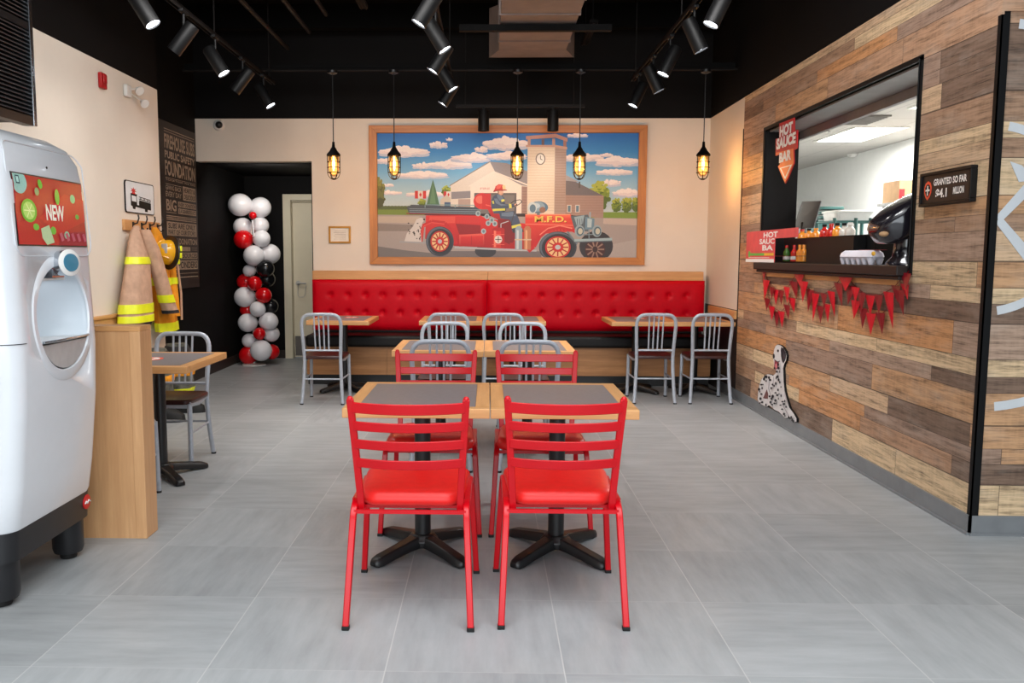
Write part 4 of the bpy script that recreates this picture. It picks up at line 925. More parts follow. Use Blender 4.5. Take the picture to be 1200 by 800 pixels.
# nozzle with round button
bm = B(); NA = Vector((.94, -.34, .06)).normalized(); NC = Vector((-1.765, 3.535, 1.372)); cyl(bm, NC - NA * .13, NC, .050, .055, 32)
bx(bm, (-1.90, 3.50, 1.31), (-1.82, 3.60, 1.35)); nz = obj('nozzle', bm, 'chrome', dm, world=True)
bm = B(); lathe(bm, [(.001, 0), (.055, 0), (.056, .006), (.050, .011), (.001, .011)], NC, 32, NA); obj('button_ring', bm, 'letter_white', nz, world=True)
bm = B(); lathe(bm, [(.001, 0), (.038, 0), (.037, .004), (.001, .005)], NC + NA * .0112, 28, NA); obj('dispense_button', bm, 'teal', nz, world=True)
bm = B(); bx(bm, (-1.905, 3.42, 1.298), (-1.85, 3.66, 1.306)); nl = obj('niche_light', bm, 'letter_white', dm, smooth=False, world=True)
l = bpy.data.lights.new('niche_lamp', 'AREA'); l.shape = 'RECTANGLE'; l.size = .2; l.size_y = .05; l.energy = .3; l.color = (.92, .97, 1)
o = bpy.data.objects.new('niche_lamp', l); C.objects.link(o); o.parent = dm; o.location = Vector((-1.875, 3.54, 1.292)) - dm.location; o.rotation_euler = (0, 0, PI / 2)
bm = B(); bx(bm, (-1.93, 3.40, 1.27), (-1.918, 3.432, 1.29)); obj('sensor', bm, 'ink', dm, smooth=False, world=True)
# seam across the body and door line
bm = B(); rs = rrect(-2.621, YA - .001, xf_at(1.06) + .0015, YZ + .001, .076, 6); tube(bm, [(x_, y_, 1.06) for x_, y_ in rs if abs(y_ - 3.548) > .27 or x_ < -2.3], .0016, 5, closed=False); obj('seam', bm, 'machine_black', dm, world=True)
bm = B(); tube(bm, [(-1.97, YA - .001, .33), (-1.96, YA - .0015, 1.0), (-1.99, YA - .001, 1.66)], .003, 5); obj('side_seam', bm, 'machine_black', dm, world=True)
# raised front plate edge
bm = B(); pr = rrect(3.225, 1.40, 3.845, 1.845, .06, 6); tube(bm, [(xf_at(b) + .001, a, b) for a, b in pr], .003, 6, closed=True); obj('front_plate_edge', bm, 'white_gloss', dm, world=True)
bm = B(); cyl(bm, (xf_at(1.765) - .002, 3.53, 1.765), (xf_at(1.765) + .003, 3.53, 1.765), .005, seg=10); obj('camera_dot', bm, 'ink', dm, world=True)
# screen
sx0, sx1, sz0, sz1 = 3.247, 3.80, 1.445, 1.718
fs = lambda x_, y_: Vector((xf_at(sz1 - (y_ / 100) * (sz1 - sz0)) + .004, sx0 + x_ / 200 * (sx1 - sx0), sz1 - y_ / 100 * (sz1 - sz0)))
bm = B(); prism(bm, [fs(-2, -2) - Vector((.001, 0, 0)), fs(202, -2) - Vector((.001, 0, 0)), fs(202, 102) - Vector((.001, 0, 0)), fs(-2, 102) - Vector((.001, 0, 0))], (-.02, 0, 0)); obj('screen_bezel', bm, 'machine_black', dm, smooth=False, world=True)
sp = Painting(fs, (0, 0), (200, 100), (1, 0, 0), .00012)
sp.rect(0, 0, 200, 100, (166, 18, 32)); sp.poly([(60, 60), (140, 20), (200, 26), (200, 60), (110, 84)], (184, 28, 36)); sp.poly([(0, 70), (50, 60), (120, 100), (0, 100)], (176, 24, 34)); sp.poly([(120, 82), (200, 76), (200, 100), (110, 100)], (150, 30, 50))
sp.oval(14, 10, 20, 18, (150, 196, 186)); sp.rect(6, 2, 16, 14, (60, 84, 90)); sp.rect(8, 4, 14, 12, (176, 214, 208))
for cx_, cy_, rx_, ry_, c_ in ((33, 51, 21, 17, (92, 176, 48)), (33, 51, 16, 13, (166, 214, 110)), (116, 26, 7, 12, (104, 186, 60)), (70, 10, 6, 7, (120, 190, 70)), (164, 26, 8, 7, (128, 206, 150)), (174, 54, 6, 4, (86, 170, 70)), (48, 74, 8, 5, (96, 178, 60)), (96, 78, 8, 6, (96, 178, 60)), (136, 84, 8, 6, (150, 196, 170)), (58, 22, 6, 6, (126, 160, 110))): sp.oval(cx_, cy_, rx_, ry_, c_, 18)
for i in range(6): a = i * PI / 3; sp.line([(33, 51), (33 + 14 * math.cos(a), 51 + 11 * math.sin(a))], 1.6, (214, 236, 170))
sp.poly([(60, 76), (84, 70), (96, 96), (74, 100), (62, 90)], (176, 204, 160))
for i in range(5): sp.poly([(112 + i * 18, 82), (120 + i * 18, 80), (126 + i * 18, 92), (118 + i * 18, 94)], (184, 84, 108))
sp.text('NEW', 78, 63, 54, 24, (232, 236, 226)); sp.done('screen', 'screen_picture', dm)
# black base and feet
bm = B()
rs = []
for z_, gx in ((.19, -.004), (.312, .003)):
    rs.append([Vector((x_, y_, z_)) for x_, y_ in rrect(-2.60, YA + .005, -1.866 + gx, YZ - .005, .07, 6)])
rings(bm, rs); ob = obj('base_frame', bm, 'machine_black', dm, world=True)
for yy in (YA + .085, YZ - .085):
    for xx in (-1.955, -2.52):
        bm = B(); lathe(bm, [(.001, .03), (.062, .03), (.068, .05), (.07, .22), (.001, .22)], (xx, yy, 0), 24); ft = obj('leg', bm, 'machine_black', dm, world=True)
        bm = B(); lathe(bm, [(.001, 0), (.035, 0), (.038, .01), (.03, .032), (.001, .032)], (xx, yy, 0), 18); obj('foot', bm, 'rubber', ft, world=True)
bm = B(); lathe(bm, [(.001, 0), (.034, 0), (.034, .006), (.001, .008)], (-1.868, 3.80, .262), 28, (1, 0, 0)); bdg = obj('round_badge', bm, 'red_plastic', dm, world=True)
bm = B(); tube(bm, [(-1.858, 3.775, .258), (-1.858, 3.785, .268), (-1.858, 3.795, .256), (-1.858, 3.81, .268), (-1.858, 3.825, .258)], .003, 6); obj('badge_script', bm, 'letter_white', bdg, world=True)

# louvred bulkhead above the machine
lv = thing('louvred_bulkhead', 'black louvred panel above and behind the white drink machine', 'louvre panel', (-2.6, 3.2, 2.02))
bm = B(); bx(bm, (-3.075, 2.3, 2.02), (-2.16, 3.985, ZC - .005)); obj('housing', bm, 'ink', lv, smooth=False, world=True)
bm = B(); z_ = 2.06
while z_ < 3.2:
    bx(bm, (-2.158, 2.3, z_), (-2.118, 3.955, z_ + .005), rot=Matrix.Rotation(.5, 3, 'Y')); z_ += .0185
obj('slats', bm, 'slat_grey', lv, smooth=False, world=True)
bm = B(); bx(bm, (-2.16, 3.957, 2.0), (-2.108, 3.985, ZC - .01)); obj('edge_trim', bm, 'chrome', lv, smooth=False, bevel=.003, world=True)
for za_, zb_ in ((2.0, 2.04), (2.43, 2.462)):
    bm = B(); bx(bm, (-2.16, 2.3, za_), (-2.112, 3.957, zb_)); obj('cross_bar', bm, 'machine_black', lv, smooth=False, world=True)

# ================================================================== LEFT WALL THINGS
# fire alarm strobe
a = P(118, 95, X=XL); bm = B(); bx(bm, (XL, a.y - .05, a.z - .058), (XL + .03, a.y + .05, a.z + .062)); bx(bm, (XL + .03, a.y - .03, a.z - .02), (XL + .042, a.y + .03, a.z + .05))
tag(obj('fire_alarm', bm, 'alarm_red', None, bevel=.012), 'small red fire alarm box high on the cream left wall', 'fire alarm')
a = P(147, 106, X=XL); t = thing('emergency_light', 'white twin-head emergency light high on the cream left wall', 'emergency light', (XL, a.y, a.z))
bm = B(); bx(bm, (0, -.05, -.055), (.035, .05, .045)); obj('box', bm, 'white_plastic', t, bevel=.01)
for dy, dz in ((.14, .04), (.24, -.05)):
    bm = B(); cyl(bm, (.03, dy * .2, dz * .4), (.05, dy, dz), .007, seg=8); lathe(bm, [(.001, 0), (.018, 0), (.036, .03), (.040, .045), (.035, .048), (.001, .042)], (.045, dy - .005, dz), 20, (.6, -.35, -.45)); obj('lamp_head', bm, 'white_plastic', t)
# fire engine sign
q = [P(*c, X=XL + .004) for c in ((145, 210), (179, 215), (179.5, 251.5), (146.5, 248.5))]
ya, yb, za, zb = q[0].y, q[1].y, q[3].z, q[0].z; H_ = zb - za; W_ = yb - ya
t = thing('fire_engine_sign', 'small white square sign with a black fire engine pictogram', 'sign', (XL, (ya + yb) / 2, za))
bm = B(); prism(bm, [(XL + .003, a_, b_) for a_, b_ in rrect(ya, za, yb, zb, .03)], (.008, 0, 0), 0, 1); prism(bm, [(XL + .0112, a_, b_) for a_, b_ in rrect(ya + .012, za + .008, yb - .012, zb - .008, .025)], (.001, 0, 0), 2)
obj('plate', bm, ['ink', 'ink', 'sign_white'], t, smooth=False, world=True)
f2 = lambda u, v: (XL + .0125, ya + (u - 110) / 245 * W_, zb - (v - 70) / 300 * H_)
bm = B()
def pp(pts, mi, lift=0): prism(bm, [Vector(f2(*p)) + Vector((lift, 0, 0)) for p in pts], (.0008, 0, 0), mi)
pp([(152, 185), (205, 190), (205, 250), (222, 255), (222, 240), (322, 256), (322, 325), (292, 322), (292, 345), (268, 345), (268, 320), (190, 308), (186, 332), (168, 330), (164, 305), (152, 300)], 0)
pp([(160, 205), (196, 210), (196, 262), (160, 258)], 1, .001); pp([(202, 200), (218, 202), (218, 290), (202, 290)], 1, .001); pp([(160, 188), (192, 192), (188, 180), (164, 178)], 2, .001)
for a_, b_ in (((216, 205), (318, 222)), ((216, 225), (318, 243))): pp([a_, b_, (b_[0], b_[1] + 7), (a_[0], a_[1] + 7)], 0)
for x_ in (232, 262, 292, 314): pp([(x_, 208 + (x_ - 216) * .16), (x_ + 6, 208 + (x_ - 216) * .16), (x_ + 6, 232 + (x_ - 216) * .16), (x_, 232 + (x_ - 216) * .16)], 0)
pp([(176 + (26 if i % 2 == 0 else 11) * math.sin(i * PI / 7), 160 - (34 if i % 2 == 0 else 14) * math.cos(i * PI / 7)) for i in range(14)], 2, .0005)
obj('pictogram', bm, ['ink', 'sign_white', 'red_plastic'], t, smooth=False, world=True)
# hook rail
t = thing('coat_rack', 'short oak rail of black hooks on the cream left wall', 'coat rack', (XL, 7.45, 1.68))
ya, yb = P(143, 264, X=XL).y, P(185, 264, X=XL).y
bm = B(); bx(bm, (XL, ya, 1.615), (XL + .022, yb, 1.705)); obj('board', bm, 'oak_y', t, smooth=False, bevel=.003, world=True)
HK = [ya + .17 + (yb - ya - .24) * k / 3 for k in range(4)]
for yy in HK:
    bm = B(); bx(bm, (XL + .022, yy - .014, 1.62), (XL + .028, yy + .014, 1.69)); tube(bm, [(XL + .026, yy, 1.67), (XL + .06, yy, 1.68), (XL + .075, yy, 1.72), (XL + .07, yy, 1.75)], .007, 8); tube(bm, [(XL + .026, yy, 1.645), (XL + .05, yy, 1.62), (XL + .07, yy, 1.625), (XL + .075, yy, 1.645)], .007, 8); obj('hook', bm, 'iron', t, world=True)

def cloth_loft(bm, spine, n=28, seed=0, fold=.10, mi=0):
    """spine: (center, half width along Y, half depth along X)"""
    rg = random.Random(seed); ph = [rg.uniform(0, 6.28) for _ in range(4)]; rs = []
    for c, hw, hd in spine:
        c = Vector(c); ring = []
        for k in range(n):
            a = 2 * PI * k / n; m = 1 + fold * (.5 * math.sin(5 * a + ph[0] + c.z * 2) + .35 * math.sin(8 * a + ph[1] - c.z * 3) + .25 * math.sin(3 * a + ph[2] + c.z * 4))
            ring.append(c + Vector((hd * math.sin(a) * m, hw * math.cos(a) * m, 0)))
        rs.append(ring)
    rings(bm, rs, mi=mi)
def interp(sp_, z_):
    s_ = sorted(sp_, key=lambda q: -q[0][2])
    for a_, b_ in zip(s_, s_[1:]):
        if a_[0][2] >= z_ >= b_[0][2]:
            f = (a_[0][2] - z_) / max(1e-6, a_[0][2] - b_[0][2]); L_ = lambda u, v: u + (v - u) * f
            return (tuple(L_(u, v) for u, v in zip(a_[0], b_[0])), L_(a_[1], b_[1]), L_(a_[2], b_[2]))
    return s_[-1]
def band(parent, sp_, z0, z1, mat, seed, name='reflective_band', grow=.006, fold=.10):
    bm = B(); s2 = []
    for i in range(4):
        c, hw, hd = interp(sp_, z1 + (z0 - z1) * i / 3); s2.append((c, hw + grow, hd + grow))
    cloth_loft(bm, s2, seed=seed, fold=fold); obj(name, bm, mat, parent, world=True)
# tan coat
t = thing('firefighter_coat', 'tan firefighter coat with yellow reflective bands hanging on a hook', 'coat', (-2.98, 7.15, .84), 0, 'firefighter coats')
spb = [((-3.0, 7.20, 1.655), .02, .02), ((-3.0, 7.18, 1.63), .045, .035), ((-2.985, 7.15, 1.52), .10, .06), ((-2.97, 7.12, 1.36), .15, .08), ((-2.96, 7.07, 1.15), .20, .09), ((-2.955, 7.04, .98), .24, .10), ((-2.95, 7.02, .845), .255, .105)]
def dense(sp_, n=18):
    z1, z0 = sp_[0][0][2], sp_[-1][0][2]; return [interp(sp_, z1 + (z0 - z1) * i / n) for i in range(n + 1)]
bm = B(); cloth_loft(bm, dense(spb), seed=1); obj('coat_body', bm, 'tan_cloth', t, world=True, angle=80)
sps = [((-2.93, 7.20, 1.62), .05, .045), ((-2.90, 7.26, 1.46), .085, .06), ((-2.88, 7.37, 1.22), .09, .06), ((-2.87, 7.47, 1.02), .095, .06), ((-2.86, 7.55, .885), .10, .062)]
bm = B(); cloth_loft(bm, dense(sps), seed=2, fold=.07); sl = obj('sleeve', bm, 'tan_cloth', t, world=True, angle=80)
band(sl, sps, .985, 1.055, 'lime', 2, fold=.07); band(sl, sps, .885, .915, 'dark_cloth', 2, name='cuff', fold=.07)
for za_, zb_ in ((.925, 1.0), (.85, .905)): band(t, spb, za_, zb_, 'lime', 1)
band(t, spb, 1.33, 1.39, 'lime', 1)
bm = B(); c, hw, hd = spb[-1]; cloth_loft(bm, [((c[0], c[1], .846), hw - .01, hd - .01), ((c[0], c[1], .81), hw - .03, hd - .02)], seed=1); obj('lining', bm, 'dark_cloth', t, world=True)
# yellow coat
t = thing('firefighter_coat', 'orange-yellow firefighter coat with lime bands hanging next to the tan coat', 'coat', (-2.93, 7.7, .7), 0, 'firefighter coats')
spy = [((-3.01, 7.62, 1.655), .02, .02), ((-3.005, 7.63, 1.62), .06, .04), ((-3.0, 7.66, 1.5), .12, .055), ((-2.995, 7.69, 1.3), .15, .06), ((-2.985, 7.71, 1.05), .165, .07), ((-2.975, 7.73, .85), .18, .075), ((-2.97, 7.74, .71), .185, .075)]
bm = B(); cloth_loft(bm, dense(spy), seed=5, fold=.12); obj('coat_body', bm, 'yellow_cloth', t, world=True, angle=80)
band(t, spy, 1.13, 1.20, 'lime', 5, fold=.12); band(t, spy, .71, .79, 'lime', 5, fold=.12)
spy2 = [((-2.93, 7.74, 1.5), .03, .03), ((-2.925, 7.78, 1.3), .04, .035), ((-2.92, 7.81, 1.05), .045, .035), ((-2.915, 7.83, .84), .045, .035)]
bm = B(); cloth_loft(bm, dense(spy2), seed=6, fold=.07); sl = obj('sleeve', bm, 'yellow_cloth', t, world=True, angle=80); band(sl, spy2, 1.14, 1.20, 'lime', 6, fold=.07)
bm = B(); tube(bm, [(-2.92, 7.79, 1.48), (-2.89, 7.84, 1.3), (-2.88, 7.875, 1.05), (-2.885, 7.885, .80)], .011, 6); obj('front_facing', bm, 'tan_cloth', t, world=True)
# helmets
t = thing('firefighter_helmet', 'yellow firefighter helmet with black brim hanging over the coats', 'helmet', (-2.89, 7.62, 1.43))
t.scale = (.86, .86, .86)
ax = Vector((-.62, -.77, .10)).normalized()
bm = B(); lathe(bm, [(.001, .155), (.05, .148), (.09, .122), (.118, .08), (.13, .03), (.134, 0), (.128, -.01), (.001, -.012)], (0, 0, 0), 28, ax); sh = obj('shell', bm, 'helmet_yellow', t)
u = ax.cross(Vector((0, 0, 1))).normalized(); v_ = u.cross(ax)
for k in (-1, 0, 1):
    bm = B(); pts = []
    for i in range(9):
        a = -1.2 + 2.4 * i / 8; pts.append(ax * (.158 * math.cos(a) * .98) + (v_ * math.cos(k * 1.05) + u * math.sin(k * 1.05)) * (.138 * math.sin(a)))
    tube(bm, pts, .008, 8); obj('ridge', bm, 'helmet_yellow', sh)
bm = B(); lathe(bm, [(.128, 0), (.178, -.012), (.182, -.02), (.178, -.028), (.125, -.02)], (0, 0, 0), 28, ax); br = obj('brim', bm, 'iron', t)
bm = B(); lathe(bm, [(.001, -.015), (.12, -.015), (.13, -.05), (.11, -.09), (.001, -.095)], (0, 0, 0), 24, ax); obj('liner', bm, 'dark_cloth', t)
for k in range(3):
    a = -.75 + k * .55; d_ = -u * math.cos(a) + v_ * math.sin(a)
    bm = B(); c = -ax * .055 + d_ * .132; bx(bm, c - Vector((.02, .02, .028)), c + Vector((.02, .02, .028))); obj('reflective_patch', bm, 'lime', t, bevel=.006)
bm = B(); c = ax * .10 + u * -.09 + v_ * .03; bx(bm, c - Vector((.03, .012, .05)), c + Vector((.03, .012, .05))); obj('front_shield', bm, 'steel', t, bevel=.006)
# bunker trousers over boots below the coats
t = thing('bunker_trousers', 'grey and black firefighter trousers bunched over black boots under the coats', 'trousers', (-2.78, 7.05, 0))
for k, (xx, yy) in enumerate(((-2.80, 7.02), (-2.78, 7.46))):
    spt = [((xx, yy, .62), .10, .08), ((xx + .01, yy, .52), .125, .11), ((xx + .01, yy, .44), .115, .10), ((xx + .02, yy, .38), .14, .125), ((xx + .02, yy, .30), .12, .11), ((xx + .02, yy, .24), .13, .12), ((xx + .02, yy, .18), .11, .10)]
    bm = B(); cloth_loft(bm, dense(spt, 14), seed=11 + k, fold=.14); lg = obj('trouser_leg', bm, 'grey_cloth', t, world=True, angle=80)
    band(lg, spt, .34, .40, 'yellow_cloth', 11 + k, fold=.14); band(lg, spt, .44, .50, 'cord_white', 11 + k, name='knee_patch', fold=.14); band(lg, spt, .19, .225, 'lime', 11 + k, name='hem_band', fold=.14); band(lg, spt, .53, .60, 'dark_cloth', 11 + k, name='waistband', fold=.14)
    bm = B(); cloth_loft(bm, [((xx + .02, yy, .25), .075, .075), ((xx + .02, yy, .12), .07, .08), ((xx + .04, yy, .10), .07, .12), ((xx + .07, yy, .06), .07, .16), ((xx + .075, yy, .0), .072, .165)], seed=3, fold=.0); obj('boot', bm, 'rubber', t, world=True)
# foundation sign
ya, yb, zt, zb = 8.42, 9.56, 2.72, 1.05
t = thing('foundation_sign', 'tall dark brown typographic sign on the black wall behind the coats', 'sign', (XLB, (ya + yb) / 2, zb))
bm = B(); bx(bm, (XLB, ya, zb), (XLB + .02, yb, zt + .04)); obj('panel', bm, 'sign_brown', t, smooth=False, bevel=.003, world=True)
bm = B(); XF = XLB + .0203; xd, yd = (0, 1, 0), (0, 0, 1); y0_, y1_ = ya + .21, yb - .05; WW = y1_ - y0_
zz = lambda v: 2.68 - v * 1.52
def tx(s, u0, u1, v0, v1, mi=0, bold=.03, lift=.0005): letters(bm, s, (XF, y0_ + u0 * WW, zz(v1)), xd, yd, (u1 - u0) * WW, (v1 - v0) * 1.52, .0004, bold, mi, lift)
def rc2(u0, u1, v0, v1, mi=0): bx(bm, (XF - .0002, y0_ + u0 * WW, zz(v1)), (XF + .0004, y0_ + u1 * WW, zz(v0)), mi)
rc2(0, 1, -.005, .0); rc2(0, 1, .012, .016)
tx('FIREHOUSE SUBS', 0, 1, .03, .125); tx('PUBLIC SAFETY', 0, 1, .14, .19); tx('FOUNDATION', 0, 1, .205, .305)
rc2(0, 1, .318, .321); tx('TOGETHER WE ARE', .0, 1, .326, .338, 0, .01); rc2(0, .52, .36, .363); tx('GIVING BACK', 0, .5, .37, .40, 0, .01); tx('EVERY DAY', 0, .5, .41, .445, 0, .01)
rc2(.55, 1, .355, .452); tx('HEARTY &', .58, .97, .364, .398, 1, .02, .001); tx('DELICIOUS', .58, .97, .41, .444, 1, .02, .001)
tx('BIG', 0, .32, .462, .54); rc2(0, .32, .548, .552)
rc2(.38, 1, .468, .505); rc2(.38, 1, .514, .552); tx('EVERY DONATION', .4, .98, .474, .5, 1, .02, .001); tx('IS A GENEROUS ACT', .4, .98, .52, .546, 1, .02, .001)
for v in (.57, .582, .594): rc2(0, 1, v, v + .006)
rc2(0, 1, .612, .705); tx('SUBS ARE ONLY', .04, .96, .62, .657, 1, .02, .001); tx('PART OF OUR STORY', .04, .96, .666, .698, 1, .02, .001)
tx('EVERY DONATION', 0, 1, .722, .765); rc2(.35, .75, .78, .81); rc2(.8, 1, .785, .788); rc2(.8, 1, .80, .803)
rc2(.3, 1, .82, .865); tx('RESOURCES', .36, .98, .826, .859, 1, .02, .001); rc2(0, 1, .875, .94); tx('RESPONDERS', .1, .98, .883, .932, 1, .02, .001)
rc2(0, 1, .965, .968); rc2(0, 1, .99, .996)
obj('lettering', bm, ['sign_tan', 'sign_brown'], t, smooth=False, world=True)

# ================================================================== BALLOON COLUMN
bc = thing('balloon_column', 'column of white, red and black balloons standing in the dark doorway alcove', 'balloon column', (-3.04, 10.75, 0))
k_ = lambda px, py, dy=0: P(px, py, Y=10.75 + dy)
sc_ = 10.75 / 990
b0 = k_(298, 424)
bm = B(); lathe(bm, [(.001, 0), (.15, 0), (.15, .012), (.02, .022), (.012, .05), (.012, 1.75), (.001, 1.75)], (b0.x, 10.75, 0), 28); obj('stand', bm, 'white_plastic', bc, world=True)
BAL = [(281, 240, 13.2, 'w', -.05), (305.5, 243, 12, 'w', .05), (284, 265.5, 10.5, 'w', .0), (305, 264, 10, 'w', .06), (285, 280.5, 10.8, 'r', -.08), (306.5, 279.5, 10, 'w', -.08), (297.5, 299.5, 12.2, 'w', -.10), (316.5, 297.5, 11.8, 'w', .04), (292, 317, 7.3, 'w', -.02), (311, 314.5, 10.3, 'b', -.08), (313, 327, 9.5, 'b', .06), (287, 330, 9.5, 'r', .06), (298.5, 332, 8.6, 'r', -.10), (309, 346, 9.3, 'r', -.10), (286.5, 348, 12, 'w', -.02), (317, 358.5, 9, 'b', .04), (302, 362, 9.2, 'w', -.12), (289, 363, 8, 'r', .06), (290, 378, 11, 'w', -.05), (315, 376.5, 10.8, 'w', -.05), (304, 391, 7.2, 'r', -.14), (318, 391, 9.5, 'w', .04), (292, 399, 8.5, 'w', .0), (306, 410.5, 12.5, 'w', -.12), (291, 416, 11, 'r', .02), (318.5, 412, 9, 'r', .04), (296.3, 252.5, 4.5, 'r', -.16)]
MN = {'w': 'balloon_white', 'r': 'balloon_red', 'b': 'balloon_black'}
for px, py, r, c, dy in BAL:
    q = k_(px, py, dy); R_ = r * sc_
    ax = (Vector((b0.x, 10.75, q.z)) - q); ax = (ax.normalized() if ax.length > .02 else Vector((0, 1, 0)))
    bm = B(); pr = [(R_ * math.sin(PI * i / 14) * (1 - .0 * i), -R_ * math.cos(PI * i / 14) * (1.02 if i < 7 else 1.10)) for i in range(14)] + [(R_ * .07, R_ * 1.12), (R_ * .10, R_ * 1.2), (R_ * .001, R_ * 1.2)]
    lathe(bm, pr, q, 22, ax); o = obj('balloon', bm, MN[c], bc, world=True, angle=80); o['label'] = {'w': 'white balloon', 'r': 'red balloon', 'b': 'black balloon'}[c]
bm = B(); a1, a2 = k_(295.5, 258, -.2), k_(297.5, 277, -.2); tube(bm, [a1, (a1 + a2) / 2 + Vector((.004, 0, 0)), a2], .01, 6); obj('ribbon', bm, 'balloon_white', bc, world=True)

# ================================================================== RIGHT WALL THINGS
XS = XR - .002
# upper hot sauce sign
t = thing('hot_sauce_bar_sign', 'red and orange arrow sign HOT SAUCE BAR hanging at the opening corner', 'sign', tuple(P(920, 180, X=2.43)), 0)
fh = lambda u, v: P(890 + u * .125, 130 + v * .125, X=2.43)
bm = B()
def ph(pts, mi, lift=0.0): prism(bm, [fh(*p) - Vector((lift, 0, 0)) for p in pts], (.008 if lift == 0 else .001, 0, 0), mi)
ph([(185, 118), (325, 62), (325, 182), (355, 176), (350, 350), (320, 368), (322, 490), (262, 640), (240, 680), (205, 600), (172, 520), (190, 500), (190, 408), (150, 420), (152, 262), (185, 255)], 0)
ph([(154, 392), (318, 352), (320, 488), (258, 640), (240, 668), (208, 596), (176, 518), (192, 500), (192, 408), (154, 415)], 1, .0015)
ph([(192, 535), (308, 500), (244, 640)], 2, .003); ph([(208, 538), (292, 514), (244, 618)], 1, .0045)
obj('board', bm, ['sign_red', 'sign_orange', 'letter_white'], t, smooth=False, world=True)
bm = B(); ND = (0, -1, 0)
def th(s, u, v, w_, h_, bold=.055):
    o = fh(u, v); wpx = (fh(u + w_, v - w_ * .21) - o); letters(bm, s, o, (0, -1, 0), (0, 0, 1), abs(wpx.y), h_ * .125 * o.y / 990 * 1.0, .001, bold, 0, .0035)
th('HOT', 192, 250, 122, 100); th('SAUCE', 162, 368, 180, 100); th('BAR', 188, 490, 112, 92)
obj('lettering', bm, 'letter_white', t, smooth=False, world=True)
# lower hot sauce card
XC = 2.388
p0, p1, p2, p3 = P(876, 270.5, X=XC), P(935, 268, X=XC), P(935, 308, X=XC), P(873, 308, X=XC)
yl, yr, zl, zh = (p0.y + p3.y) / 2, p1.y, 1.357, (p0.z + p1.z) / 2; yn, zn = P(908, 290, X=XC).y + .01, P(920, 278.5, X=XC).z
t = thing('hot_sauce_card', 'pink-red HOT SAUCE BAR card standing on the counter end', 'sign', (XC, (yl + yr) / 2, zl))
bm = B(); prism(bm, [(XC, yl, zl), (XC, yn, zl), (XC, yn, zn), (XC, yr, zn), (XC, yr, zh), (XC, yl, zh)], (.006, 0, 0), 0); bx(bm, (XC - .001, yn, zl), (XC, yl, zl + .028), 1); obj('card', bm, ['card_red', 'letter_white'], t, smooth=False, world=True)
bm = B(); Hh = zh - zl; Yc_ = P(905, 290, X=XC).y
def tc2(s, yc, w_, z_, h_, mi=0): letters(bm, s, (XC, yc, z_), (0, -1, 0), (0, 0, 1), w_, h_, .001, .03, mi, .0005, 'C')
yt = lambda px: P(px, 290, X=XC).y
for w_, pa_, pb_, v_ in (('HOT', 894.5, 911, .77), ('SAUC', 890, 907.5, .57), ('BA', 893.5, 906, .37)): letters(bm, w_, (XC, yt(pa_), zl + Hh * v_), (0, -1, 0), (0, 0, 1), yt(pa_) - yt(pb_), Hh * .17, .001, .03, 0, .0005)
bx(bm, (XC - .0015, yn + .01, zl + Hh * .21), (XC - .0005, yt(880), zl + Hh * .29), 1); bx(bm, (XC - .0018, yn + .01, zl + Hh * .21), (XC - .0006, yt(896), zl + Hh * .29), 2); ell(bm, (XC - .001, yt(878.5), zl + Hh * .26), (.001, .035, .03), 12, 8, 1)
bx(bm, (XC - .0015, yt(902), zl + Hh * .14), (XC - .0005, yt(878), zl + Hh * .155), 0)
obj('lettering', bm, ['letter_white', 'green_ink', 'yellow_ink'], t, smooth=False, world=True)
# sauce rack on the counter
ZT_ = 1.356
rk = thing('sauce_rack', 'black sauce rack on the serving counter with an open bottle bay', 'rack', (2.54, 6.5, ZT_))
zr = P(970, 277, X=2.50).z; y_a, y_b, y_c = P(1000, 290, X=2.50).y, P(945, 290, X=2.50).y, P(908, 290, X=2.50).y
bm = B(); bx(bm, (2.50, y_a, ZT_), (2.508, y_b, zr)); bx(bm, (2.508, y_a, ZT_), (2.575, y_a + .01, zr)); bx(bm, (2.508, y_b - .01, ZT_), (2.575, y_b, zr)); obj('solid_panel', bm, 'ink', rk, smooth=False, world=True)
bm = B(); bx(bm, (2.575, y_a, ZT_), (2.583, y_c, zr + .0)); bx(bm, (2.50, y_c - .01, ZT_), (2.575, y_c, zr - .02)); bx(bm, (2.50, y_b, ZT_), (2.575, y_c, ZT_ + .01)); bx(bm, (2.50, y_a, zr - .006), (2.575, y_b, zr)); obj('bay', bm, 'ink', rk, smooth=False, world=True)
bm = B(); tube(bm, [(2.502, y_b, ZT_ + .055), (2.502, y_c, ZT_ + .055)], .003, 6); obj('guard_wire', bm, 'chrome', rk, world=True)
def bottle(label, x, y, z, h, r, mat, cap, group, lab=True):
    t = thing('sauce_bottle', label, 'bottle', (x, y, z), 0, group)
    bm = B(); lathe(bm, [(.001, 0), (r, 0), (r * 1.02, .004), (r * 1.02, h * .55), (r * .85, h * .64), (r * .42, h * .76), (r * .40, h * .86), (.001, h * .86)], (0, 0, 0), 14); obj('body', bm, mat, t)
    bm = B(); lathe(bm, [(.001, h * .84), (r * .5, h * .84), (r * .5, h), (.001, h)], (0, 0, 0), 12); obj('cap', bm, cap, t)
    if lab:
        bm = B(); lathe(bm, [(r * 1.03, h * .1), (r * 1.045, h * .1), (r * 1.045, h * .34), (r * 1.03, h * .34)], (0, 0, 0), 14); obj('paper_label', bm, 'letter_white', t)
BN = [('sauce_green', 'sauce_red', 'green sauce bottle with red cap in the open bay of the rack'), ('sauce_red', 'sauce_red', 'red sauce bottle with red cap in the open bay of the rack'), ('sauce_orange', 'sauce_orange', 'orange sauce bottle in the rack bay, left one of two'), ('sauce_orange', 'sauce_orange', 'orange sauce bottle in the rack bay, right one against the black panel')]
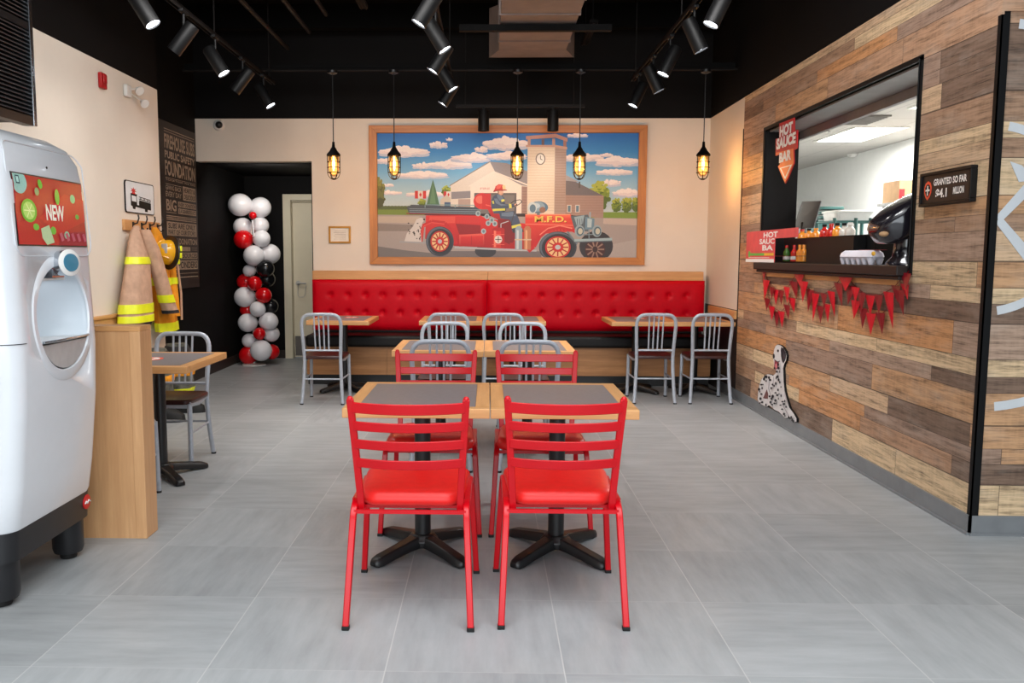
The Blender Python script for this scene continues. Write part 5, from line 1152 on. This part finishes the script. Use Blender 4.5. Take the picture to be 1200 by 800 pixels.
for k, (m1, m2, lb) in enumerate(BN): bottle(lb, 2.54, [P(q, 290, X=2.54).y for q in (922, 931, 937.5, 942.5)][k], ZT_ + .011, .135, .028, m1, m2, 'sauces in the rack bay', k < 2)
TOPB = [(940, 'sauce_orange', 'sauce_red'), (948, 'sauce_orange', 'ink'), (956, 'sauce_orange', 'sauce_orange'), (966, 'sauce_red', 'ink'), (974, 'sauce_red', 'sauce_red'), (981, 'sauce_orange', 'ink'), (989, 'sauce_clear', 'ink'), (996, 'sauce_clear', 'white_plastic')]
bm = B(); bx(bm, (2.60, 5.75, 1.356), (2.78, 7.3, zr - .02)); bx(bm, (2.588, 5.75, 1.356), (2.60, 7.3, zr + .004)); tag(obj('bottle_step', bm, 'ink', None, smooth=False), 'low black step shelf behind the sauce rack holding a bottle row', 'shelf')
nm_ = ['first', 'second', 'third', 'fourth', 'fifth', 'sixth', 'seventh', 'eighth']
for k, (px, m1, m2) in enumerate(TOPB):
    q = P(px, 275, X=2.69); bottle('%s from the left of the %s bottles behind the black rack' % (nm_[k], 'sauce'), 2.69, q.y, zr - .02, .105 + .025 * (k in (3, 4, 5)) + .02 * (k > 5), .036, m1, m2, 'sauces behind the rack', False)
# egg-tray like clear carton on the counter
t = thing('condiment_tray', 'white translucent moulded carton lying on the counter right of the rack', 'carton', (2.44, 5.45, ZT_))
bm = B(); ya_, yb_ = 5.36, 5.86; rs = []
for z_, g in ((.03, -.02), (.05, .0), (.075, -.008), (.092, -.03)):
    ring = []
    for i in range(60):
        a = 2 * PI * i / 60; cx_ = math.copysign(abs(math.cos(a)) ** .4, math.cos(a)); sy_ = math.copysign(abs(math.sin(a)) ** .4, math.sin(a))
        wv = 1 + .05 * math.sin(a * 14) * (z_ < .05); ring.append(Vector((2.44 + (.056 + g) * sy_ * wv, (ya_ + yb_) / 2 + (.25 + g) * cx_ * wv, ZT_ + z_)))
    rs.append(ring)
rings(bm, rs)
for i in range(6):
    for j in (-1, 1): lathe(bm, [(.001, 0), (.014, 0), (.026, .04), (.001, .04)], (2.44 + j * .026, ya_ + .045 + i * .082, ZT_), 12)
obj('moulded_shell', bm, 'carton', t, world=True)
bm = B(); bx(bm, (2.42, 5.3, ZT_ + .0925), (2.46, 5.6, ZT_ + .0935), 0); ell(bm, (2.388, 5.32, ZT_ + .07), (.003, .03, .014), 12, 6, 1); obj('printed_label', bm, ['card_red', 'yellow_ink'], t, world=True)
# big dark terminal at the right end of the opening
t = thing('order_terminal', 'big glossy dark order terminal at the right end of the serving counter', 'terminal', (2.50, 5.16, ZT_))
bm = B(); rs = []
for c, w_, d_ in (((2.54, 5.21, ZT_), .12, .12), ((2.54, 5.21, ZT_ + .015), .118, .118), ((2.54, 5.21, ZT_ + .05), .085, .08), ((2.54, 5.21, ZT_ + .12), .075, .07), ((2.54, 5.21, ZT_ + .22), .09, .085)):
    rs.append([Vector(c) + Vector((w_ * math.cos(a), d_ * math.sin(a), 0)) for a in [2 * PI * i / 24 for i in range(24)]])
rings(bm, rs); obj('stand', bm, 'pos_black', t, world=True)
bm = B(); rs = []
A0, A1 = P(1027, 277, Y=5.22), P(1094, 234, Y=5.21); dv = (A1 - A0); ln = dv.length; dn = dv.normalized(); sd = Vector((0, 1, 0)); sd = (sd - dn * sd.dot(dn)).normalized(); nn = dn.cross(sd)
for f, a_, b_ in ((-.02, .06, .035), (.02, .10, .06), (.12, .14, .085), (.4, .155, .105), (.7, .155, .10), (.95, .15, .085), (1.02, .12, .06)):
    rs.append([A0 + dn * ln * f + sd * a_ * math.copysign(abs(math.cos(q)) ** .45, math.cos(q)) + nn * b_ * math.copysign(abs(math.sin(q)) ** .45, math.sin(q)) for q in [2 * PI * i / 28 for i in range(28)]])
rings(bm, rs); obj('head', bm, 'pos_black', t, world=True, angle=70)
bm = B(); c = A0 + Vector((-.01, -.118, .012)); ell(bm, c, (.026, .03, .016), 14, 8); obj('sticker', bm, 'cardboard', t, world=True)
# POS monitor
t = thing('pos_monitor', 'dark flat till monitor tilted back behind the sauce bottles', 'monitor', (2.95, 7.3, 1.36))
cs = [P(940, 236, X=2.95), P(962, 235, X=2.80), P(953, 267, X=2.80), P(929, 268, X=2.95)]
bm = B(); prism(bm, cs, (.02, .03, .0)); obj('screen_back', bm, 'screen_dark', t, smooth=False, bevel=.004, world=True)
bm = B(); c = (cs[2] + cs[3]) / 2 + Vector((.02, .03, .06)); tube(bm, [c, (c.x, c.y + .02, 1.37)], .025, 10); bx(bm, (c.x - .09, c.y - .08, 1.356), (c.x + .09, c.y + .1, 1.372)); obj('stand', bm, 'iron', t, bevel=.004, world=True)
bm = B(); bx(bm, (XR + .41, 4.6, .0), (3.2, 8.5, 1.354)); tag(obj('back_counter', bm, 'steel', None, smooth=False, bevel=.004), 'steel counter just inside the kitchen opening', 'counter')
# printer/white gear left of the monitor
t = thing('receipt_printer', 'pale till printer beside the dark monitor at the left of the opening', 'printer', (3.06, 8.27, 1.354))
bm = B(); bx(bm, (2.99, 8.15, 1.354), (3.17, 8.42, 1.58)); obj('case', bm, 'white_plastic', t, bevel=.02, smooth=False, world=True)
for z_ in (1.43, 1.50):
    bm = B(); bx(bm, (3.0, 8.135, z_), (3.12, 8.15, z_ + .012)); obj('slot', bm, 'ink', t, smooth=False, world=True)
# green wire shelf with white tub
t = thing('wire_shelf', 'dark green wire shelving unit in the kitchen', 'shelving', (4.4, 8.6, 0))
ysh = 8.35; XA_, XB_ = P(978, 258, Y=ysh).x, P(1034, 258, Y=ysh).x; zs = P(1003, 259, Y=ysh).z
bm = B()
for x_ in (XA_, P(1003, 260, Y=ysh).x, P(1020, 260, Y=ysh).x, XB_):
    for yy in (ysh, ysh + .45): cyl(bm, (x_, yy, 0), (x_, yy, zs + .03), .018, seg=8)
obj('posts', bm, 'green_wire', t, world=True)
for z_ in (zs, zs - .6):
    bm = B()
    for yy in [ysh + .45 * i / 8 for i in range(9)]: cyl(bm, (XA_, yy, z_), (XB_, yy, z_), .006, seg=6)
    for x_ in (XA_, XB_): cyl(bm, (x_, ysh, z_), (x_, ysh + .45, z_), .01, seg=6)
    bx(bm, (XA_, ysh - .006, z_ - .02), (XB_, ysh, z_ + .006)); obj('wire_deck', bm, 'green_wire', t, smooth=False, world=True)
t = thing('storage_tub', 'white lidded storage tub on the green wire shelf', 'tub', ((XA_ + XB_) / 2, 8.55, zs))
xa, xb = P(979, 250, Y=ysh + .05).x, P(1026, 250, Y=ysh + .05).x; zt2 = P(1000, 246, Y=ysh).z
bm = B(); rs = [[Vector((x_, y_, z_)) for x_, y_ in rrect(xa + g, ysh + .05 + g, xb - g, ysh + .40 - g, .05)] for z_, g in ((zs + .008, .012), (zt2 - .02, .0))]; rings(bm, rs); obj('tub_body', bm, 'tub_white', t, world=True)
bm = B(); prism(bm, [(x_, y_, zt2 - .02) for x_, y_ in rrect(xa - .012, ysh + .038, xb + .012, ysh + .412, .055)], (0, 0, .022)); obj('lid', bm, 'tub_white', t, bevel=.006, world=True)
t = thing('utensil_stack', 'pile of grey green trays beside the tub, behind the till monitor', 'trays', tuple(P(966, 250, Y=9.4)))
q = P(968, 262, Y=9.4); bm = B()
for k in range(4): prism(bm, [(x_, y_, q.z + k * .05) for x_, y_ in rrect(q.x - .1, 9.3, q.x + .16, 9.6, .04)], (0, 0, .03))
bx(bm, (q.x - .12, 9.28, .0), (q.x + .18, 9.62, q.z)); obj('trays', bm, 'green_wire', t, bevel=.004, world=True)
t = thing('cardboard_box', 'brown and red cardboard box stacked against the kitchen wall', 'box', (5.2, 10.2, 0))
a_, b_ = P(1054, 222, Y=9.8), P(1090, 222, Y=9.8); zt3, zb3 = P(1060, 211, Y=9.8).z, P(1060, 236, Y=9.8).z
bm = B(); bx(bm, (a_.x, 9.8, zb3), (b_.x, 10.2, zt3), 0); bx(bm, (a_.x, 9.797, zb3), (a_.x + .06, 9.8, zb3 + .14), 1); obj('carton', bm, ['cardboard', 'red_plastic'], t, smooth=False, world=True)
bm = B(); bx(bm, (a_.x - .02, 9.78, zb3 - .03), (XK - .005, 10.3, zb3)); bx(bm, (a_.x, 9.85, 0), (a_.x + .04, 10.2, zb3 - .03)); bx(bm, (XK - .06, 9.85, 0), (XK - .02, 10.2, zb3 - .03)); tag(obj('side_shelf', bm, 'steel', None, smooth=False), 'steel side shelf under the cardboard box in the kitchen', 'shelf')
# sprinkler, vent and wall lamp in the kitchen
q = P(972, 149, Z=ZK); bm = B(); lathe(bm, [(.001, 0), (.04, 0), (.04, -.006), (.012, -.01), (.012, -.05), (.03, -.06), (.001, -.062)], (q.x, q.y, ZK)); tag(obj('sprinkler', bm, 'steel'), 'small sprinkler head in the kitchen ceiling', 'sprinkler')
a_, b_ = P(990, 132, Z=ZK), P(1034, 136, Z=ZK); bm = B(); bx(bm, (a_.x, b_.y - .1, ZK - .02), (a_.x + .56, b_.y + .5, ZK - .001))
for k in range(8): bx(bm, (a_.x + .03, b_.y - .07 + k * .07, ZK - .03), (a_.x + .53, b_.y - .06 + k * .07, ZK - .02), rot=Matrix.Rotation(.5, 3, 'X'))
tag(obj('air_vent', bm, 'kick_steel', None, smooth=False), 'square metal air vent in the kitchen ceiling', 'vent')
q = P(1003, 178, X=XK); bm = B(); ell(bm, (XK - .05, q.y, q.z), (.08, .11, .09)); bx(bm, (XK - .02, q.y - .07, q.z - .05), (XK, q.y + .07, q.z + .05)); tag(obj('alarm_sounder', bm, 'white_plastic'), 'white round fixture high on the kitchen wall', 'wall fixture')

# granted sign
c0, c1 = P(1080, 206, X=XS), P(1142, 195, X=XS); y1_, y0_ = 4.875, 4.365; z1_, z0_ = 1.868, 1.684; XB2 = XR - .035
t = thing('donation_sign', 'small dark framed sign GRANTED SO FAR on the plank wall', 'sign', (XR, 4.62, z0_))
bm = B(); bx(bm, (XB2 + .01, y0_ + .018, z0_ + .018), (XR, y1_ - .018, z1_ - .018)); obj('panel', bm, 'sign_small_black', t, smooth=False, world=True)
bm = B()
for lo, hi in (((XB2, y0_, z0_), (XR, y1_, z0_ + .018)), ((XB2, y0_, z1_ - .018), (XR, y1_, z1_)), ((XB2, y0_, z0_ + .018), (XR, y0_ + .018, z1_ - .018)), ((XB2, y1_ - .018, z0_ + .018), (XR, y1_, z1_ - .018))): bx(bm, lo, hi)
obj('frame', bm, 'ink', t, smooth=False, bevel=.003, world=True)
XP = XB2 + .0095; WY = y1_ - y0_
def tg(nm, s, u0, u1, v0, v1):
    bm = B(); letters(bm, s, (XP, y1_ - u0 * WY, z1_ - v1 * .184), (0, -1, 0), (0, 0, 1), (u1 - u0) * WY, (v1 - v0) * .184, .0006, .035); obj(nm, bm, 'letter_white', t, smooth=False, world=True)
tg('heading_letters', 'GRANTED SO FAR', .27, .90, .22, .42); tg('amount_letters', '$4.1', .32, .54, .52, .82); tg('unit_letters', 'MILLION', .66, .86, .53, .73)
yc, zc = y1_ - .155 * WY, 1.772
bm = B(); shp = lambda s: [(XP, yc - s * a, zc + s * b) for a, b in ((-.5, .75), (0, .95), (.5, .75), (.75, .3), (.7, -.3), (.4, -.75), (0, -1.05), (-.4, -.75), (-.7, -.3), (-.75, .3))]
prism(bm, shp(.052), (-.001, 0, 0), 0); prism(bm, [Vector(p) - Vector((.0012, 0, 0)) for p in shp(.036)], (-.0005, 0, 0), 1); bx(bm, (XP - .0024, yc - .005, zc - .028), (XP - .0018, yc + .005, zc + .024), 2); bx(bm, (XP - .0024, yc - .022, zc - .005), (XP - .0018, yc + .022, zc + .005), 2)
obj('shield_emblem', bm, ['orange_red', 'ink', 'letter_white'], t, smooth=False, world=True)

# bunting
bt = thing('bunting', 'garland of shiny red pennants strung under the serving counter', 'bunting', (XR - .03, 6.3, 1.1))
kb = lambda u, v, x_=XR - .022: P(880 + u / 6, 310 + v / 6, X=x_)
STR = [[(92, 40), (120, 120), (190, 185), (260, 160), (330, 50)], [(330, 50), (370, 130), (430, 190), (520, 205), (590, 150), (660, 55)], [(660, 55), (720, 140), (800, 205), (900, 215), (1000, 165), (1110, 45)],
       [(100, 210), (150, 300), (210, 330), (260, 285), (290, 235)], [(740, 240), (780, 300), (850, 345), (930, 340), (980, 280)], [(430, 260), (480, 295), (540, 280)]]
for s_ in STR:
    bm = B(); tube(bm, [kb(*p, x_=XR - .014) for p in s_], .0025, 5); obj('string', bm, 'pennant_dark', bt, world=True)
PEN = [(90, 50, 22, 50, 0, 0), (108, 110, 34, 130, -15, 0), (146, 160, 26, 80, 0, 1), (174, 178, 30, 100, 0, 0), (212, 182, 30, 95, 0, 1), (250, 158, 32, 105, 5, 0), (298, 120, 44, 115, 22, 1), (336, 58, 60, 90, 8, 0), (372, 120, 44, 135, -10, 0),
       (418, 180, 40, 145, -18, 1), (456, 205, 36, 185, -22, 0), (512, 208, 34, 90, 0, 1), (562, 190, 38, 165, 26, 0), (612, 130, 44, 155, 28, 1), (664, 70, 84, 110, 0, 0), (706, 150, 54, 125, -26, 1), (734, 160, 44, 100, 0, 0), (780, 200, 40, 130, -6, 1), (838, 218, 50, 130, 0, 0), (898, 215, 46, 125, 0, 1), (966, 195, 52, 240, 30, 0), (1020, 150, 50, 110, 10, 1), (1040, 180, 54, 165, 30, 1), (1084, 60, 60, 110, 6, 1), (1078, 140, 44, 100, 22, 0),
       (116, 240, 30, 80, -8, 1), (146, 295, 32, 95, 0, 0), (180, 335, 32, 100, 0, 1), (214, 330, 34, 110, 4, 0), (250, 285, 34, 95, 14, 1), (284, 235, 40, 95, 18, 0), (488, 295, 36, 110, 0, 1), (534, 280, 34, 120, 6, 0), (740, 255, 50, 120, -18, 0), (790, 310, 44, 130, -8, 1), (844, 345, 50, 140, -4, 0), (908, 340, 48, 140, 14, 1)]
for k, (u, v, w_, h_, sk, dk) in enumerate(PEN):
    x_ = XR - .018 - .006 * (k % 3); tl = .012 * ((k % 2) * 2 - 1)
    a_, b_, c_ = kb(u - w_ * .7, v - 8, x_), kb(u + w_ * .7, v + 2, x_ + tl * .4), kb(u + sk, v + h_ * 1.05, x_ - .012)
    bm = B(); m_ = (a_ + b_) / 2 + Vector((-.006, 0, 0)); vs = [bm.verts.new(p) for p in (a_, m_, b_, c_)]
    bm.faces.new((vs[0], vs[1], vs[3])); bm.faces.new((vs[1], vs[2], vs[3])); r_ = bmesh.ops.extrude_face_region(bm, geom=bm.faces[:]); bmesh.ops.translate(bm, verts=[e for e in r_['geom'] if isinstance(e, bmesh.types.BMVert)], vec=(.0015, 0, 0))
    o = obj('pennant', bm, 'pennant_dark' if dk else 'pennant_red', bt, smooth=False, world=True)
for u, v in ((92, 36), (336, 40), (662, 46), (1104, 36)):
    q = kb(u, v, XR); bm = B(); bx(bm, (XR - .012, q.y - .012, q.z - .03), (XR, q.y + .012, q.z + .03)); obj('clip', bm, 'white_plastic', bt, bevel=.004, world=True)

# dog cut-out
fd = lambda u, v: P(870 + u * .13746, 390 + v * .1375, X=XR - .02)
dgc = thing('dog_cutout', 'flat printed cut-out of a lying spotted dog on the plank wall', 'cut-out', tuple(fd(290, 640)))
OUT = [(300, 98), (322, 102), (345, 120), (366, 155), (378, 195), (372, 232), (356, 265), (348, 300), (350, 350), (352, 420), (360, 490), (378, 560), (402, 640), (438, 688), (462, 730), (462, 758), (440, 764), (418, 748), (402, 716), (392, 700), (390, 724), (368, 728), (346, 706), (310, 672), (272, 655), (240, 625), (222, 618), (210, 630), (186, 622), (164, 612), (142, 600), (128, 566), (132, 510), (142, 450), (158, 400), (186, 366), (214, 350), (244, 356), (262, 364), (280, 346), (290, 322), (274, 312), (268, 290), (270, 262), (264, 232), (260, 200), (266, 170), (272, 135), (284, 108)]
bm = B(); prism(bm, [fd(*p) + Vector((.0005, 0, 0)) for p in OUT], (.018, 0, 0)); obj('backing_board', bm, 'ink', dgc, smooth=False, world=True)
dp = Painting(fd, (120, 90), (470, 770), (-1, 0, 0), .0002)
cxm, cym = 300, 420
dp.poly([(cxm + (x_ - cxm) * .99, cym + (y_ - cym) * .993) for x_, y_ in OUT], (226, 222, 222))
dp.poly([(330, 120), (352, 134), (368, 165), (374, 196), (366, 232), (350, 262), (338, 240), (330, 200), (328, 150)], (36, 34, 40)); dp.poly([(345, 150), (362, 180), (360, 220), (350, 235)], (70, 66, 72))
dp.oval(304, 152, 8, 12, (26, 24, 28), 12); dp.oval(268, 198, 9, 22, (24, 22, 26), 14); dp.poly([(276, 232), (312, 250), (306, 290), (290, 312), (276, 316), (270, 296), (274, 262)], (150, 60, 70)); dp.poly([(282, 262), (302, 262), (298, 294), (284, 312), (274, 308)], (220, 130, 136)); dp.line([(272, 226), (300, 246), (322, 240)], 6, (48, 40, 46))
dp.poly([(210, 480), (222, 520), (220, 560), (196, 560), (178, 555)], (126, 84, 82)); dp.poly([(356, 470), (376, 550), (398, 630), (380, 600), (362, 530)], (196, 190, 194)); dp.line([(232, 380), (226, 470), (250, 560), (262, 640)], 5, (176, 170, 174)); dp.line([(340, 600), (372, 660), (396, 700)], 5, (168, 160, 166)); dp.line([(270, 370), (262, 470)], 4, (184, 178, 182))
rd = random.Random(5)
SP = [(196, 372), (186, 392), (212, 374), (164, 440), (172, 470), (152, 500), (146, 480), (168, 520), (180, 440), (206, 408), (240, 400), (230, 380), (160, 560), (172, 590), (156, 596), (208, 612), (240, 540), (256, 560), (246, 590), (262, 610), (288, 510), (310, 485), (322, 520), (336, 535), (304, 530), (318, 400), (310, 372), (296, 382), (330, 420), (292, 430), (280, 450), (340, 460), (352, 585), (366, 605), (372, 580), (382, 630), (338, 615), (350, 650), (292, 575), (300, 600), (286, 600), (270, 540), (256, 470), (268, 440), (320, 560), (366, 690), (376, 706), (430, 720), (440, 740), (448, 752), (288, 300), (318, 270), (322, 300), (332, 330), (310, 330)]
for x_, y_ in SP:
    dp.oval(x_ + rd.uniform(-2, 2), y_, rd.uniform(4, 11), rd.uniform(6, 15), (34, 32, 38), 9)
dp.done('print', 'dog_print', dgc)

# ring emblem painted on the return wall
t = thing('wall_emblem', 'large white outline emblem of rings on the right plank return wall', 'wall graphic', (XR + .3, YW0, 1.6))
cxe, cze = P(1157, 257, Y=YW0).x, P(1157, 257, Y=YW0).z; s_ = YW0 / 990; xlim = XR + .036
def ringarc(r, w_, a0, a1):
    pts = []
    for i in range(49):
        a = math.radians(a0 + (a1 - a0) * i / 48); pts.append(a)
    prev = None
    for a in pts:
        p = [(cxe + (r + e) * math.cos(a), cze + (r + e) * math.sin(a)) for e in (-w_ / 2, w_ / 2)]
        if min(p[0][0], p[1][0]) < xlim: prev = None; continue
        if prev:
            prism(bm, [(prev[0][0], YW0 - .002, prev[0][1]), (prev[1][0], YW0 - .002, prev[1][1]), (p[1][0], YW0 - .002, p[1][1]), (p[0][0], YW0 - .002, p[0][1])], (0, .0015, 0))
        prev = p
for nm, r, w_ in (('outer_ring', 218, 10.5), ('inner_ring', 106, 10)):
    bm = B(); ringarc(r * s_, w_ * s_, -92, 92); obj(nm, bm, 'line_white', t, smooth=False, world=True)
ap = (XR + .040, cze)
for e in (1, -1):
    d_ = Vector((.66, 0, .75 * e)).normalized(); n_ = Vector((-d_.z, 0, d_.x)) * 4.5 * s_; A_ = Vector((ap[0], YW0 - .003 - .0002 * e, ap[1])); B_ = A_ + d_ * 100 * s_
    bm = B(); prism(bm, [A_ + n_, B_ + n_ * 1.8, B_ - n_ * 1.8, A_ - n_], (0, .001, 0)); obj('ray', bm, 'line_white', t, smooth=False, world=True)
a_ = P(1183, 189, Y=YW0); bm = B(); prism(bm, [(a_.x, YW0 - .004, a_.z), (a_.x + .06, YW0 - .004, a_.z - .02), (a_.x + .12, YW0 - .004, a_.z - .09), (a_.x + .05, YW0 - .004, a_.z - .10)], (0, .0008, 0)); obj('arrow_tip', bm, 'line_white', t, smooth=False, world=True)
